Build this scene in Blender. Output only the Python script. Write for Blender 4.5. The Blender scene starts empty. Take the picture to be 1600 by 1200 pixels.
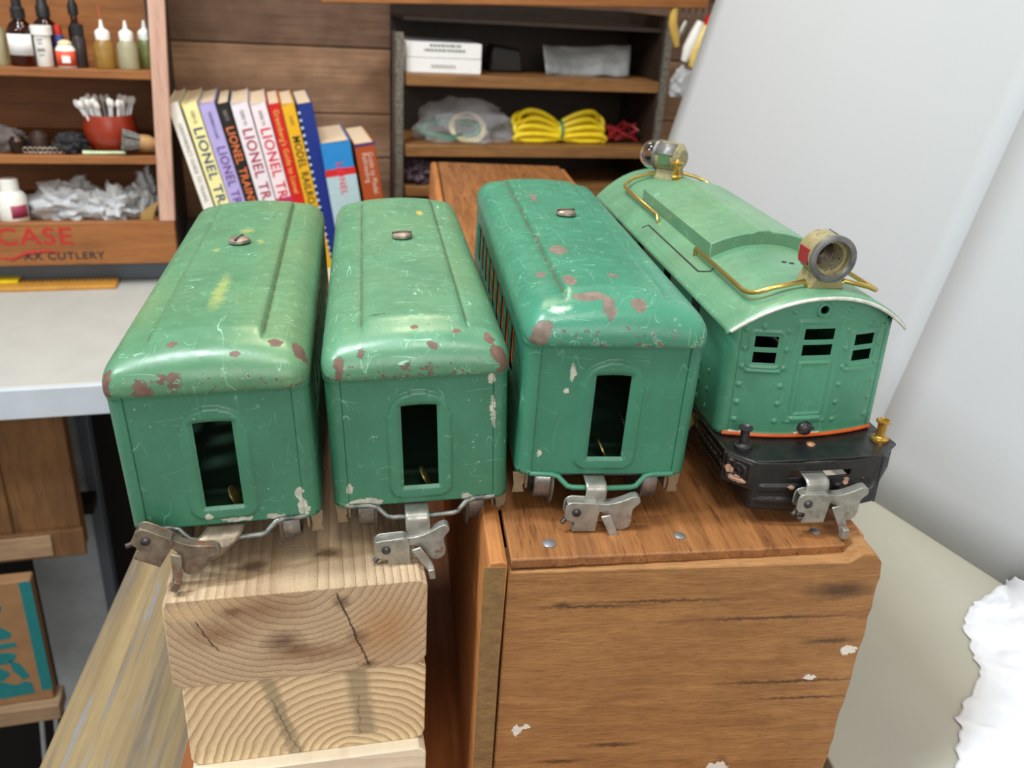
import bpy, bmesh, math, random
from math import sin, cos, pi, radians as R, sqrt
from mathutils import Vector, Matrix, noise as mnoise
random.seed(7)
S = 0.01                      # everything below is written in centimetres
scene = bpy.context.scene
COL = scene.collection

# ------------------------------------------------------------------ camera
cd = bpy.data.cameras.new('camera'); cam = bpy.data.objects.new('camera', cd); COL.objects.link(cam)
tilt, roll, yaw = R(24.72), R(3.67), R(7.96)
fw = Vector((sin(yaw)*cos(tilt), cos(yaw)*cos(tilt), -sin(tilt)))
rt = Vector((cos(yaw), -sin(yaw), 0)); up = rt.cross(fw)
r2 = rt*cos(roll)+up*sin(roll); u2 = -rt*sin(roll)+up*cos(roll)
m = Matrix.Identity(4)
for i in range(3):
    m[i][0], m[i][1], m[i][2] = r2[i], u2[i], -fw[i]
m[2][3] = 16.627*S
cam.matrix_world = m
cd.sensor_width = 36; cd.lens = 1363.854/1600*36; cd.clip_start = 0.005; cd.clip_end = 20
cd.dof.use_dof = True; cd.dof.focus_distance = 0.30; cd.dof.aperture_fstop = 19
scene.camera = cam

# ------------------------------------------------------------------ light
scene.view_settings.view_transform = 'Standard'; scene.view_settings.look = 'None'
scene.view_settings.gamma = 1; scene.view_settings.use_curve_mapping = False
scene.view_settings.exposure = 0.0
w = bpy.data.worlds.new('world'); scene.world = w; w.use_nodes = True
w.node_tree.nodes['Background'].inputs[0].default_value = (1.0, .93, .82, 1)
w.node_tree.nodes['Background'].inputs[1].default_value = 0.48
def area(name, loc, target, sx, sy, power, col):
    l = bpy.data.lights.new(name, 'AREA'); l.shape = 'RECTANGLE'; l.size = sx*S; l.size_y = sy*S
    l.energy = power; l.color = col
    o = bpy.data.objects.new(name, l); COL.objects.link(o); o.location = Vector(loc)*S
    d = (Vector(target)-Vector(loc)); o.rotation_euler = d.to_track_quat('-Z', 'Y').to_euler()
    return o
area('shop_light', (-34, 27, 104), (6, 36, 0), 8, 24, 9.6, (.90, .97, 1.0))
area('side_light', (-60, 10, 74), (14, 36, 0), 10, 16, 4.2, (.92, .97, 1.0))
area('front_light', (4, -92, 46), (12, 36, -4), 90, 60, 6.4, (1.0, .97, .92))
area('overhead_fill', (8, -8, 112), (28, 38, -18), 30, 30, 4.0, (1.0, .94, .82))  # added overhead fill to lift the lower part of the white panel
area('bench_lamp', (-2, 76, 62), (4, 40, 0), 16, 10, 1.5, (1.0, .80, .52))

# ------------------------------------------------------------------ nodes
def lin(c):
    c = [x/255 for x in c]
    return tuple([(x/12.92 if x <= .04045 else ((x+.055)/1.055)**2.4) for x in c]+[1])
class NT:
    def __init__(s, name):
        s.m = bpy.data.materials.new(name); s.m.use_nodes = True; s.t = s.m.node_tree
        s.b = s.t.nodes['Principled BSDF']; tc = s.t.nodes.new('ShaderNodeTexCoord')
        v = s.t.nodes.new('ShaderNodeVectorMath'); v.operation = 'SCALE'; v.inputs['Scale'].default_value = 100
        s.l(tc.outputs['Object'], v.inputs[0]); s.P = v.outputs[0]; s.rnd = None
    def l(s, a, b): s.t.links.new(a, b)
    def put(s, sock, v):
        if isinstance(v, (int, float)): sock.default_value = v
        elif isinstance(v, tuple): sock.default_value = v if len(v) == len(sock.default_value) else v[:len(sock.default_value)]
        else: s.l(v, sock)
    def vmul(s, vec, k):
        n = s.t.nodes.new('ShaderNodeVectorMath'); n.operation = 'MULTIPLY'; s.l(vec, n.inputs[0]); n.inputs[1].default_value = k; return n.outputs[0]
    def vop(s, op, a, b):
        n = s.t.nodes.new('ShaderNodeVectorMath'); n.operation = op; s.put(n.inputs[0], a); s.put(n.inputs[1], b); return n.outputs[0]
    def length(s, a):
        n = s.t.nodes.new('ShaderNodeVectorMath'); n.operation = 'LENGTH'; s.l(a, n.inputs[0]); return n.outputs['Value']
    def noise(s, scale, detail=4, rough=.55, k=None, dist=0, off=None, col=False):
        n = s.t.nodes.new('ShaderNodeTexNoise'); v = s.P
        if k: v = s.vmul(v, k)
        if off: v = s.vop('ADD', v, off)
        s.l(v, n.inputs['Vector']); n.inputs['Scale'].default_value = scale; n.inputs['Detail'].default_value = detail
        n.inputs['Roughness'].default_value = rough; n.inputs['Distortion'].default_value = dist
        return n.outputs['Color'] if col else n.outputs[0]
    def mr(s, v, a, b, c=0., d=1., smooth=False):
        n = s.t.nodes.new('ShaderNodeMapRange'); s.l(v, n.inputs[0])
        if smooth: n.interpolation_type = 'SMOOTHSTEP'
        n.inputs[1].default_value = a; n.inputs[2].default_value = b; n.inputs[3].default_value = c; n.inputs[4].default_value = d
        return n.outputs[0]
    def math(s, op, a, b=0.):
        n = s.t.nodes.new('ShaderNodeMath'); n.operation = op; s.put(n.inputs[0], a); s.put(n.inputs[1], b); return n.outputs[0]
    def mix(s, f, a, b):
        n = s.t.nodes.new('ShaderNodeMix'); n.data_type = 'RGBA'; s.put(n.inputs[0], f); s.put(n.inputs[6], a); s.put(n.inputs[7], b); return n.outputs[2]
    def sep(s, v=None):
        n = s.t.nodes.new('ShaderNodeSeparateXYZ'); s.l(v or s.P, n.inputs[0]); return n.outputs
    def attr(s, name):
        n = s.t.nodes.new('ShaderNodeAttribute'); n.attribute_name = name; return n.outputs['Fac']
    def bump(s, h, strength=.3, dist=.02):
        n = s.t.nodes.new('ShaderNodeBump'); n.inputs['Strength'].default_value = strength; n.inputs['Distance'].default_value = dist*S
        s.l(h, n.inputs['Height']); s.l(n.outputs[0], s.b.inputs['Normal'])
    def col(s, c): s.put(s.b.inputs['Base Color'], c)
    def rough(s, v): s.put(s.b.inputs['Roughness'], v)
    def metal(s, v): s.put(s.b.inputs['Metallic'], v)

def plain(name, rgb, rough=.5, metal=0, var=.12, nscale=1.5, bump=0, trans=0, coat=0):
    n = NT(name); c = lin(rgb); d = tuple(x*(1-var) for x in c[:3])+(1,); e = tuple(min(1, x*(1+var)) for x in c[:3])+(1,)
    k = n.noise(nscale, 5); n.col(n.mix(n.mr(k, .3, .7), d, e)); n.rough(rough); n.metal(metal)
    if bump: n.bump(n.noise(nscale*5, 4), bump, .03)
    if trans: n.b.inputs['Transmission Weight'].default_value = trans
    if coat: n.b.inputs['Coat Weight'].default_value = coat
    return n.m

def blobs(n, lst, plane='xy', amp=.5, soft=.05):
    """lst of (a,b,ra,rb): irregular patches (wear, knots, painted glints) with a shape of their own, in object cm"""
    nz = n.vop('SCALE', n.vop('SUBTRACT', n.noise(3.6, 6, .75, col=True), (.5, .5, .5)), (0, 0, 0))
    nz.node.inputs['Scale'].default_value = amp
    p = n.vop('ADD', n.P, nz); out = None
    for a, b, ra, rb in lst:
        c = (a, b, 0) if plane == 'xy' else (a, 0, b)
        k = (1/ra, 1/rb, 0) if plane == 'xy' else (1/ra, 0, 1/rb)
        d = n.length(n.vmul(n.vop('SUBTRACT', p, c), k))
        mk = n.mr(d, 1-soft, 1+soft, 1, 0)
        out = mk if out is None else n.math('MAXIMUM', out, mk)
    return out

def crack(n, segs, amp=.25, plane='xz'):
    """segs: (a0,b0,a1,b1,halfwidth,soft): wandering line marks between two points"""
    X = n.sep(); a = X[0]; b = X[2] if plane == 'xz' else X[1]; out = None
    wob = n.math('MULTIPLY', n.math('SUBTRACT', n.noise(2.6, 6, .75), .5), amp*2)
    for a0, b0, a1, b1, w_, sf in segs:
        k = (a1-a0)/(b1-b0)
        d = n.math('ABSOLUTE', n.math('ADD', n.math('SUBTRACT', a, n.math('ADD', n.math('MULTIPLY', n.math('SUBTRACT', b, b0), k), a0)), wob))
        m_ = n.mr(d, w_*(1-sf), w_*(1+sf), 1, 0)
        lo, hi = min(b0, b1), max(b0, b1)
        m_ = n.math('MULTIPLY', m_, n.math('MULTIPLY', n.mr(b, lo-.05, lo+.05), n.mr(b, hi-.05, hi+.05, 1, 0)))
        out = m_ if out is None else n.math('MAXIMUM', out, m_)
    return out

def paint(name, rgb, tint=None, chips=.70, chiprgb=(96, 72, 62), rough=.33, spots=None, plane='xy', scr=1.0, extra=None, seed=0., wear_shade=False, light=(150, 205, 175)):
    n = NT(name); c = lin(rgb)
    n.P = n.vop('ADD', n.P, (seed*37.7, 0, 0)) if False else n.P
    o = (seed*13.1, seed*7.7, seed*3.3)
    base = n.mix(n.mr(n.noise(.45, 3, off=o), .35, .65), tuple(x*.9 for x in c[:3])+(1,), tuple(x*1.1 for x in c[:3])+(1,))
    if tint: base = n.mix(n.mr(n.noise(.22, 3, off=o, k=(1, .45, 1)), .45, .68, 0, .55), base, lin(tint))
    base = n.mix(n.mr(n.noise(6, 4, off=o), .55, .8, 0, .25), base, tuple(x*.55 for x in c[:3])+(1,))
    # fine scratches
    for sc, k, th in ((1.1, (.5, 1.9, 1), .003), (1.3, (1.7, .6, 1), .003), (.5, (1.6, .22, .4), .0028), (.42, (.3, 1.8, 1.8), .0028), (.6, (1.2, 1, .25), .0025)):
        q = n.math('ABSOLUTE', n.math('SUBTRACT', n.noise(sc, 2, .5, k=k, off=(o[0]+sc*9, o[1], o[2])), .5))
        line = n.mr(q, th*.4, th, 1, 0)
        gate = n.mr(n.noise(.9, 2, off=(o[0]+5, sc*20, 0)), .53, .61)
        base = n.mix(n.math('MULTIPLY', n.math('MULTIPLY', line, gate), .7*scr), base, lin(light))
    nz = n.noise(2.1, 6, .62, off=(o[0]+2, o[1]+9, 0))
    if wear_shade:
        nz = n.math('ADD', nz, n.math('MULTIPLY', n.attr('wear'), .13))
    nz2 = n.noise(5.5, 4, .6, off=(o[0]+2, o[1]+4, 0))
    if wear_shade: nz2 = n.math('ADD', nz2, n.math('MULTIPLY', n.attr('wear'), .09))
    mask = n.math('MAXIMUM', n.mr(nz, chips, chips+.015), n.mr(nz2, chips-.035, chips-.02))
    if spots: mask = n.math('MAXIMUM', mask, blobs(n, spots, plane, .42))
    halo = n.mr(nz, chips-.035, chips-.02, 0, .4)
    base = n.mix(halo, base, lin(light))
    cc = n.mix(n.mr(n.noise(4, 3), .4, .7), lin(chiprgb), lin(tuple(min(255, x*1.22) for x in chiprgb)))
    if wear_shade: base = n.mix(n.math('MULTIPLY', n.attr('crease'), n.mr(n.noise(1.4, 4, off=o), .3, .6, .35, .85)), base, lin((74, 84, 58)))  # dark line painted along the roof creases to strengthen their shade
    base = n.mix(mask, base, cc)
    if extra:
        for rgb2, lst, amp in extra: base = n.mix(n.math('MULTIPLY', blobs(n, lst, plane, amp, .5), .8), base, lin(rgb2))
    n.col(base)
    n.rough(n.math('ADD', n.mr(n.noise(2.5, 4), .3, .7, rough-.07, rough+.09), n.math('MULTIPLY', mask, .25)))
    n.b.inputs['Specular IOR Level'].default_value = .6
    h = n.math('SUBTRACT', n.math('MULTIPLY', n.noise(1.2, 3), .5), n.math('MULTIPLY', mask, .35))
    n.bump(h, .5, .05)
    return n.m

def wood(name, ca, cb, axis='y', freq=2.2, stretch=.05, rough=.6, dark=None, spots=None, plane='xz', spotrgb=(70, 45, 28), bump=.35, extra=None, stain=.35, cross=3.0):
    n = NT(name); k = {'x': (stretch, 1, 1), 'y': (1, stretch, 1), 'z': (1, 1, stretch)}[axis]
    a = n.noise(freq, 6, .6, k=k, dist=.6); b = n.noise(freq*6, 3, .6, k=tuple(x if x != stretch else stretch*.8 for x in k)); c = n.noise(.35, 3)
    col = n.mix(n.mr(a, .32, .68), lin(ca), lin(cb))
    dk = tuple(x*.55 for x in lin(cb)[:3])+(1,)
    col = n.mix(n.mr(b, .5, .72, 0, .6), col, dk)
    col = n.mix(n.mr(c, .4, .75, 0, stain), col, dk)
    if dark:  # dark narrow grain lines
        q = n.noise(freq*2.2, 4, .7, k=k, off=(3, 3, 3)); col = n.mix(n.mr(q, .58, .64, 0, .75), col, lin(dark))
    if spots: col = n.mix(n.math('MULTIPLY', blobs(n, spots, plane, .35, .6), .85), col, lin(spotrgb))
    if extra:
        for rgb2, lst, amp in extra: col = n.mix(blobs(n, lst, plane, amp), col, lin(rgb2))
    n.col(col); n.rough(rough); n.bump(n.math('ADD', n.math('MULTIPLY', b, .6), a), bump, .04)
    return n.m

def rings(name, ca, cb, centre, freq, rough_amt=.3, spots=None, bump=.6, soft=.5, cracks=(), knots=None):
    """end-grain rings about an axis running along y; the same field gives long-grain streaks on the top"""
    n = NT(name)
    nz = n.vop('SUBTRACT', n.noise(.35, 3, .5, k=(1, .15, 1), col=True), (.5, .5, .5))
    nzs = n.vop('SCALE', nz, (0, 0, 0)); nzs.node.inputs['Scale'].default_value = .8
    p = n.vop('ADD', n.P, nzs)
    d = n.length(n.vmul(n.vop('SUBTRACT', p, (centre[0], 0, centre[1])), (1, .012, 1)))
    saw = n.math('FRACT', n.math('MULTIPLY', d, freq))
    line = n.math('MULTIPLY', n.mr(saw, .35, .95, 0, 1), n.mr(saw, .95, 1.0, 1, 0))
    col = n.mix(n.math('MULTIPLY', line, soft), lin(ca), lin(cb))
    col = n.mix(n.mr(n.noise(.3, 4), .42, .72, 0, .5), col, tuple(x*.72 for x in lin(ca)[:3])+(1,))
    fib = n.noise(9, 3, .6, k=(1, .06, 1))
    col = n.mix(n.mr(fib, .5, .8, 0, .35), col, lin(cb))
    if spots:
        for rgb2, lst, amp, sf in spots: col = n.mix(n.math('MULTIPLY', blobs(n, lst, 'xz', amp, sf), .75), col, lin(rgb2))
    for rgb2, segs, amp, op in cracks: col = n.mix(n.math('MULTIPLY', crack(n, segs, amp), op), col, lin(rgb2))
    if knots: col = n.mix(n.math('MULTIPLY', n.math('MULTIPLY', blobs(n, knots, 'xy', .5, .5), n.mr(n.sep()[2], -.2, -.1)), .8), col, lin((92, 62, 38)))
    n.col(col); n.rough(.7)
    n.bump(n.math('ADD', n.math('MULTIPLY', line, .5), n.math('MULTIPLY', n.noise(14, 4, .7), rough_amt)), bump, .06)
    return n.m

# ------------------------------------------------------------------ mesh builder
class MB:
    def __init__(s): s.v = []; s.f = []; s.w = {}; s.c = None
    def add(s, vs, fs):
        k = len(s.v); s.v += [tuple(v) for v in vs]; s.f += [tuple(i+k for i in f) for f in fs]; return k
    def box(s, x0, x1, y0, y1, z0, z1, M=None):
        vs = [Vector((x, y, z)) for x in (x0, x1) for y in (y0, y1) for z in (z0, z1)]
        if M: vs = [M @ v for v in vs]
        s.add(vs, [(0, 1, 3, 2), (4, 6, 7, 5), (0, 4, 5, 1), (2, 3, 7, 6), (0, 2, 6, 4), (1, 5, 7, 3)]); return s
    def tube(s, path, r, n=10, closed=False, squash=None):
        P = [Vector(p) for p in path]; N = len(P); rs = r if isinstance(r, (list, tuple)) else [r]*N
        vs = []; fs = []; prev = None
        for i, p in enumerate(P):
            a = P[(i-1) % N] if (closed or i > 0) else P[i]; b = P[(i+1) % N] if (closed or i < N-1) else P[i]
            t = (b-a).normalized()
            if prev is None:
                q = Vector((0, 0, 1)) if abs(t.z) < .9 else Vector((1, 0, 0)); x = t.cross(q).normalized()
            else: x = (prev-t*prev.dot(t)).normalized()
            prev = x; y = t.cross(x)
            for j in range(n):
                an = 2*pi*j/n; vs.append(p+(x*cos(an)+y*sin(an))*rs[i])
        for i in range(N if closed else N-1):
            for j in range(n):
                a = i*n+j; b = i*n+(j+1) % n; c = ((i+1) % N)*n+(j+1) % n; d = ((i+1) % N)*n+j; fs.append((a, b, c, d))
        if not closed: fs += [tuple(range(n-1, -1, -1)), tuple(range((N-1)*n, N*n))]
        s.add(vs, fs); return s
    def lathe(s, prof, n=24, M=None, cap=True):
        vs = []; fs = []
        for r, z in prof:
            for j in range(n): vs.append(Vector((r*cos(2*pi*j/n), r*sin(2*pi*j/n), z)))
        for i in range(len(prof)-1):
            for j in range(n): fs.append((i*n+j, i*n+(j+1) % n, (i+1)*n+(j+1) % n, (i+1)*n+j))
        if cap:
            if prof[0][0] > 1e-4: fs.append(tuple(range(n-1, -1, -1)))
            if prof[-1][0] > 1e-4: fs.append(tuple(range((len(prof)-1)*n, len(prof)*n)))
        if M: vs = [M @ v for v in vs]
        s.add(vs, fs); return s
    def prism(s, out, d0, d1, fn):
        """out: 2D outline; fn(a,b,d)->3D"""
        n = len(out); vs = [fn(a, b, d0) for a, b in out]+[fn(a, b, d1) for a, b in out]
        fs = [tuple(range(n-1, -1, -1)), tuple(range(n, 2*n))]+[(i, (i+1) % n, n+(i+1) % n, n+i) for i in range(n)]
        s.add(vs, fs); return s
    def grid(s, us, vs_, fn, keep=None, wfn=None):
        nu, nv = len(us), len(vs_); base = len(s.v)
        pts = [fn(u, v) for u in us for v in vs_]; fs = []
        for i in range(nu-1):
            for j in range(nv-1):
                if keep and not keep((us[i]+us[i+1])/2, (vs_[j]+vs_[j+1])/2): continue
                fs.append((i*nv+j, (i+1)*nv+j, (i+1)*nv+j+1, i*nv+j+1))
        s.add(pts, fs)
        if wfn:
            for q, (u, v) in enumerate([(u, v) for u in us for v in vs_]): s.w[base+q] = wfn(u, v)
        return s
    def sphere(s, c, r, nu=16, nv=10, sc=(1, 1, 1)):
        vs = []; fs = []
        for i in range(nv+1):
            for j in range(nu):
                th = pi*i/nv; ph = 2*pi*j/nu
                vs.append((c[0]+r*sc[0]*sin(th)*cos(ph), c[1]+r*sc[1]*sin(th)*sin(ph), c[2]+r*sc[2]*cos(th)))
        for i in range(nv):
            for j in range(nu): fs.append((i*nu+j, (i+1)*nu+j, (i+1)*nu+(j+1) % nu, i*nu+(j+1) % nu))
        s.add(vs, fs); return s
    def build(s, name, mat, parent=None, bevel=0, seg=2, solid=0, off=-1, smooth=35, sub=0, flip=False):
        me = bpy.data.meshes.new(name); me.from_pydata([(a*S, b*S, c*S) for a, b, c in s.v], [], s.f)
        if s.w:
            at = me.attributes.new('wear', 'FLOAT', 'POINT')
            for i, val in s.w.items(): at.data[i].value = val
        if s.c:
            at = me.attributes.new('crease', 'FLOAT', 'POINT')
            for i, v in enumerate(s.v): at.data[i].value = s.c(v)
        bm = bmesh.new(); bm.from_mesh(me)
        loose = [v for v in bm.verts if not v.link_faces]; bmesh.ops.delete(bm, geom=loose, context='VERTS')
        bmesh.ops.remove_doubles(bm, verts=bm.verts, dist=2e-6)
        bmesh.ops.dissolve_degenerate(bm, edges=bm.edges, dist=1e-7)
        bmesh.ops.recalc_face_normals(bm, faces=bm.faces)
        if flip: bmesh.ops.reverse_faces(bm, faces=bm.faces)
        bm.to_mesh(me); bm.free()
        me.materials.append(mat)
        if smooth:
            for p in me.polygons: p.use_smooth = True
            me.set_sharp_from_angle(angle=R(smooth))
        o = bpy.data.objects.new(name, me); COL.objects.link(o)
        if parent: o.parent = parent
        if solid:
            k = o.modifiers.new('solidify', 'SOLIDIFY'); k.thickness = solid*S; k.offset = off
        if bevel:
            k = o.modifiers.new('bevel', 'BEVEL'); k.width = bevel*S; k.segments = seg; k.limit_method = 'ANGLE'; k.angle_limit = R(40)
        if sub:
            k = o.modifiers.new('subd', 'SUBSURF'); k.levels = sub; k.render_levels = sub
        return o
def empty(name, loc=(0, 0, 0), rot=(0, 0, 0)):
    o = bpy.data.objects.new(name, None); o.empty_display_size = .01; COL.objects.link(o); o.location = Vector(loc)*S; o.rotation_euler = rot; return o
def tag(o, label, cat, group=None, kind=None):
    o['label'] = label; o['category'] = cat
    if group: o['group'] = group
    if kind: o['kind'] = kind
    return o
def place(o, loc, rot=(0, 0, 0)): o.location = Vector(loc)*S; o.rotation_euler = rot; return o
def struct(o): o['kind'] = 'structure'; return o
def lin_(a, b, n): return [a+(b-a)*i/n for i in range(n+1)]
def sstep(x, a, b):
    t = max(0, min(1, (x-a)/(b-a))); return t*t*(3-2*t)
XZ = Matrix(((1, 0, 0, 0), (0, 0, -1, 0), (0, 1, 0, 0), (0, 0, 0, 1)))      # text facing -y
SPINE = Matrix(((0, 1, 0, 0), (0, 0, -1, 0), (-1, 0, 0, 0), (0, 0, 0, 1)))   # text running down a spine
def text(body, size, mat, parent, loc, M=XZ, name='title', ext=.01, bold=.0, align='CENTER', sx=1., spacing=1.1):
    c = bpy.data.curves.new('t', 'FONT'); c.body = body; c.size = size*S; c.extrude = ext*S; c.offset = bold*S*.45
    c.align_x = align; c.align_y = 'CENTER'; c.space_character = spacing; c.resolution_u = 3
    o = bpy.data.objects.new('t', c); COL.objects.link(o)
    dg = bpy.context.evaluated_depsgraph_get(); dg.update()
    me = bpy.data.meshes.new_from_object(o.evaluated_get(dg)); bpy.data.objects.remove(o); bpy.data.curves.remove(c)
    me.transform(Matrix.Diagonal((sx, 1, 1, 1))); me.transform(M); me.transform(Matrix.Translation(Vector(loc)*S))
    me.materials.clear(); me.materials.append(mat)
    ob = bpy.data.objects.new(name, me); COL.objects.link(ob); ob.parent = parent; return ob

# ------------------------------------------------------------------ materials
GR = (66, 132, 98)
M = {}
M['paintA'] = paint('green_enamel_aged', (80, 130, 98), tint=(118, 146, 102), seed=1, wear_shade=True, chips=.735,
    spots=[(-1.72, -.32, .3, .05), (-.95, -.25, .34, .04), (2.05, .6, .2, .22), (2.72, .55, .2, .36), (-2.75, -.1, .2, .2), (.9, .1, .12, .1), (-.9, .6, .15, .12)],
    extra=[((150, 164, 98), [(-.0, 4.6, .2, 1.5), (.1, 12.2, .25, .35), (-.8, 9.6, .1, .25), (.8, 10.6, .12, .25)], .9)])  # yellow marks paint in the warm lamp's reflection down the roof middle
M['paintB'] = paint('green_enamel_worn', (82, 134, 105), tint=(110, 146, 106), seed=2, wear_shade=True, chips=.725, scr=1.5,
    spots=[(-.45, -.34, .95, .025), (2.6, -.1, .3, .2), (-2.4, -.2, .16, .12), (-1.7, -.05, .12, .1), (1.3, .5, .15, .12), (.5, 0, .16, .1), (0, .7, .12, .12), (2.3, .3, .16, .25)],
    extra=[((206, 186, 96), [(.96, 14.6, .14, .35)], .3), ((58, 62, 52), [(-1.1, 1.6, .35, .04)], .5)])
M['paintC'] = paint('green_enamel_chipped', (56, 128, 104), tint=(76, 134, 106), seed=3, wear_shade=True, chips=.715, chiprgb=(104, 90, 82),
    spots=[(-.9, .75, .55, .22), (-.35, .3, .2, .45), (.6, .4, .25, .3), (-1.15, 5.4, .3, .55), (-2.1, 3.2, .16, .3), (-.9, 13.6, .12, .8), (-2.6, -.2, .4, .15), (.2, 2.4, .18, .2), (-1.35, 2.0, .2, .5)],
    extra=[((206, 226, 212), [(-1.9, .25, .3, .12)], .5)])
chp = (168, 172, 160)
M['bodyA'] = paint('green_body_paint', (60, 122, 96), seed=4, chips=.745, chiprgb=chp, spots=[(2.4, .35, .16, .38), (2.3, .9, .12, .25), (.3, .12, .5, .1), (1.5, .12, .3, .09), (-2.3, .1, .2, .12), (-.5, .35, .12, .12)], plane='xz', scr=.45)
M['bodyB'] = paint('green_body_paint_scuffed', (60, 123, 97), seed=5, chips=.735, chiprgb=chp, spots=[(-1.9, .08, .6, .2), (2.4, 3.3, .06, .6), (2.35, 4.5, .12, .2), (-2.35, .7, .1, .2), (1.5, .08, .2, .15)], plane='xz', scr=.55)
M['bodyC'] = paint('green_body_paint_clean', (54, 122, 97), seed=6, chips=.77, chiprgb=chp, spots=[(-1.35, 3.7, .1, .3), (-1.5, 3.1, .08, .12), (-2.2, .8, .06, .12)], plane='xz', scr=.35)
M['loco'] = paint('light_green_enamel', (90, 138, 108), tint=(116, 150, 112), seed=8, wear_shade=False, chips=.79, chiprgb=(190, 200, 190), scr=.6, rough=.36)
M['locobody'] = paint('light_green_side_paint', (70, 138, 110), seed=9, chips=.78, chiprgb=(196, 200, 188), plane='xz', spots=[(.15, .12, .5, .1), (-2.4, .15, .3, .05)], scr=.35, rough=.4)
M['bare'] = plain('bare_tin_edge', (206, 208, 200), .4, .3, .2, 4)
M['orange'] = plain('orange_trim', (205, 88, 28), .45)
M['inside'] = plain('dark_green_inside', (30, 62, 46), .6)
def black_enamel():
    n = NT('black_enamel'); c = n.mix(n.mr(n.noise(1.2, 5), .4, .75), lin((16, 18, 21)), lin((34, 32, 31)))
    dust = n.mr(n.noise(14, 4, .7), .64, .8, 0, .35); c = n.mix(dust, c, lin((110, 96, 84)))
    ch = n.mr(n.noise(2.1, 5, .6, off=(4, 1, 2)), .70, .715); c = n.mix(ch, c, lin((168, 128, 108))); c = n.mix(blobs(n, [(-2.75, -.9, .22, .14), (-2.95, -.6, .1, .16), (-1.0, -.98, .12, .07), (1.0, -.85, .1, .12), (-2.9, -.25, .06, .05)], 'xz', .35), c, lin((176, 138, 118))); n.col(c)
    n.rough(n.mr(n.noise(3, 4), .3, .7, .22, .5)); n.bump(n.noise(8, 4), .2, .03); return n.m
M['black'] = black_enamel()
def steel(name, a, b, r=.35, met=.9, rust=.62):
    n = NT(name); c = n.mix(n.mr(n.noise(2.5, 5), .35, .7), lin(a), lin(b)); rs = n.mr(n.noise(1.6, 6, .65, off=(8, 2, 1)), rust, rust+.1)
    c = n.mix(rs, c, lin((120, 82, 60))); n.col(c); n.metal(n.mr(rs, 0, 1, met*.78, .3)); n.rough(n.mr(n.noise(5, 4), .3, .7, r-.08, r+.14)); n.bump(n.noise(16, 4), .06, .01); return n.m
M['nickel'] = steel('nickel_plate', (176, 176, 170), (140, 138, 132), .36)
M['tarnish'] = steel('tarnished_nickel', (150, 138, 122), (106, 92, 80), .42, .85, .55)
M['wheel'] = steel('wheel_steel', (168, 166, 164), (108, 106, 104), .3, .95, .7)
M['wire'] = steel('worn_rail', (70, 80, 78), (150, 152, 148), .3, .8, .7)
M['screw'] = steel('old_screw', (168, 158, 148), (112, 98, 88), .4, .7, .6)
M['darkscrew'] = steel('dark_screw', (82, 80, 82), (50, 48, 50), .35, .8, .8)
M['nail'] = steel('nail_head', (150, 150, 152), (96, 94, 94), .45, .7, .66)
M['railbrass'] = plain('polished_brass_wire', (206, 176, 100), .24, .85, .1, 1.2)
M['thread'] = steel('dark_brass_thread', (66, 58, 42), (34, 30, 24), .35, .8, .6)
M['journal'] = steel('tan_bronze', (150, 132, 106), (120, 104, 82), .5, .4, .8)
M['brass'] = steel('brass', (216, 176, 84), (168, 124, 48), .22, 1.0, .8)
M['oldbrass'] = steel('dull_brass', (172, 160, 96), (120, 108, 60), .4, .7, .8)
M['cream'] = (lambda: paint('cream_paint_worn', (140, 132, 92), tint=(172, 164, 126), chips=.64, chiprgb=(104, 98, 84), seed=11, scr=.4, light=(214, 208, 180), rough=.45))()
M['pot_metal'] = steel('grey_pot_metal', (128, 128, 128), (88, 90, 92), .42, .6, .7)
M['green_lens'] = plain('green_glass_panel', (84, 112, 78), .35)
M['red'] = plain('red_glass_panel', (150, 34, 44), .35)
def glassm(name, col, rough=.02, ior=1.45):
    n = NT(name); n.col(lin(col)); n.rough(rough); n.b.inputs['Transmission Weight'].default_value = 1; n.b.inputs['IOR'].default_value = ior; return n.m
M['glass'] = glassm('clear_glass', (250, 250, 250), .0, 1.45)
M['amber'] = glassm('amber_glass', (96, 46, 14), .05)
M['milky'] = plain('milky_plastic', (206, 204, 170), .4, 0, .08, trans=.55)
M['oil'] = plain('amber_oil_plastic', (176, 136, 62), .35, 0, .1, trans=.4)
def film(name, rgb=(225, 228, 232), alpha=.35):
    n = NT(name); n.col(lin(rgb)); n.rough(.15); n.b.inputs['Alpha'].default_value = alpha; n.bump(n.noise(1.2, 5), .8, .3); return n.m
M['film'] = film('clear_plastic_film'); M['film2'] = film('cloudy_plastic_film', (214, 218, 222), .8)
M['white'] = plain('white_plastic', (236, 236, 232), .4, var=.04)
M['paper'] = plain('white_paper', (232, 234, 236), .8, var=.03)
M['pages'] = plain('page_edges', (226, 204, 176), .85, var=.08, nscale=6)
M['print'] = plain('black_print', (38, 36, 38), .7)
M['grey_print'] = plain('grey_print', (120, 120, 120), .7)
M['rubber'] = plain('black_rubber', (26, 26, 28), .5)
M['yellow_cord'] = plain('yellow_vinyl', (232, 204, 28), .4, var=.08)
M['red_cord'] = plain('red_vinyl', (150, 36, 40), .45)
M['green_cord'] = plain('green_vinyl', (30, 130, 92), .45)
M['cream_cord'] = plain('cream_wire', (214, 200, 160), .5)
M['pot'] = plain('terracotta_red_glaze', (142, 46, 24), .3, var=.1)
M['galv'] = plain('grey_painted_steel', (176, 186, 194), .55, var=.12, nscale=.4)
M['galv_dark'] = plain('dark_grey_painted_steel', (92, 102, 114), .5, var=.1, nscale=.3)
M['angle'] = steel('angle_iron', (132, 128, 118), (84, 78, 70), .45, .5, .6)
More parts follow.
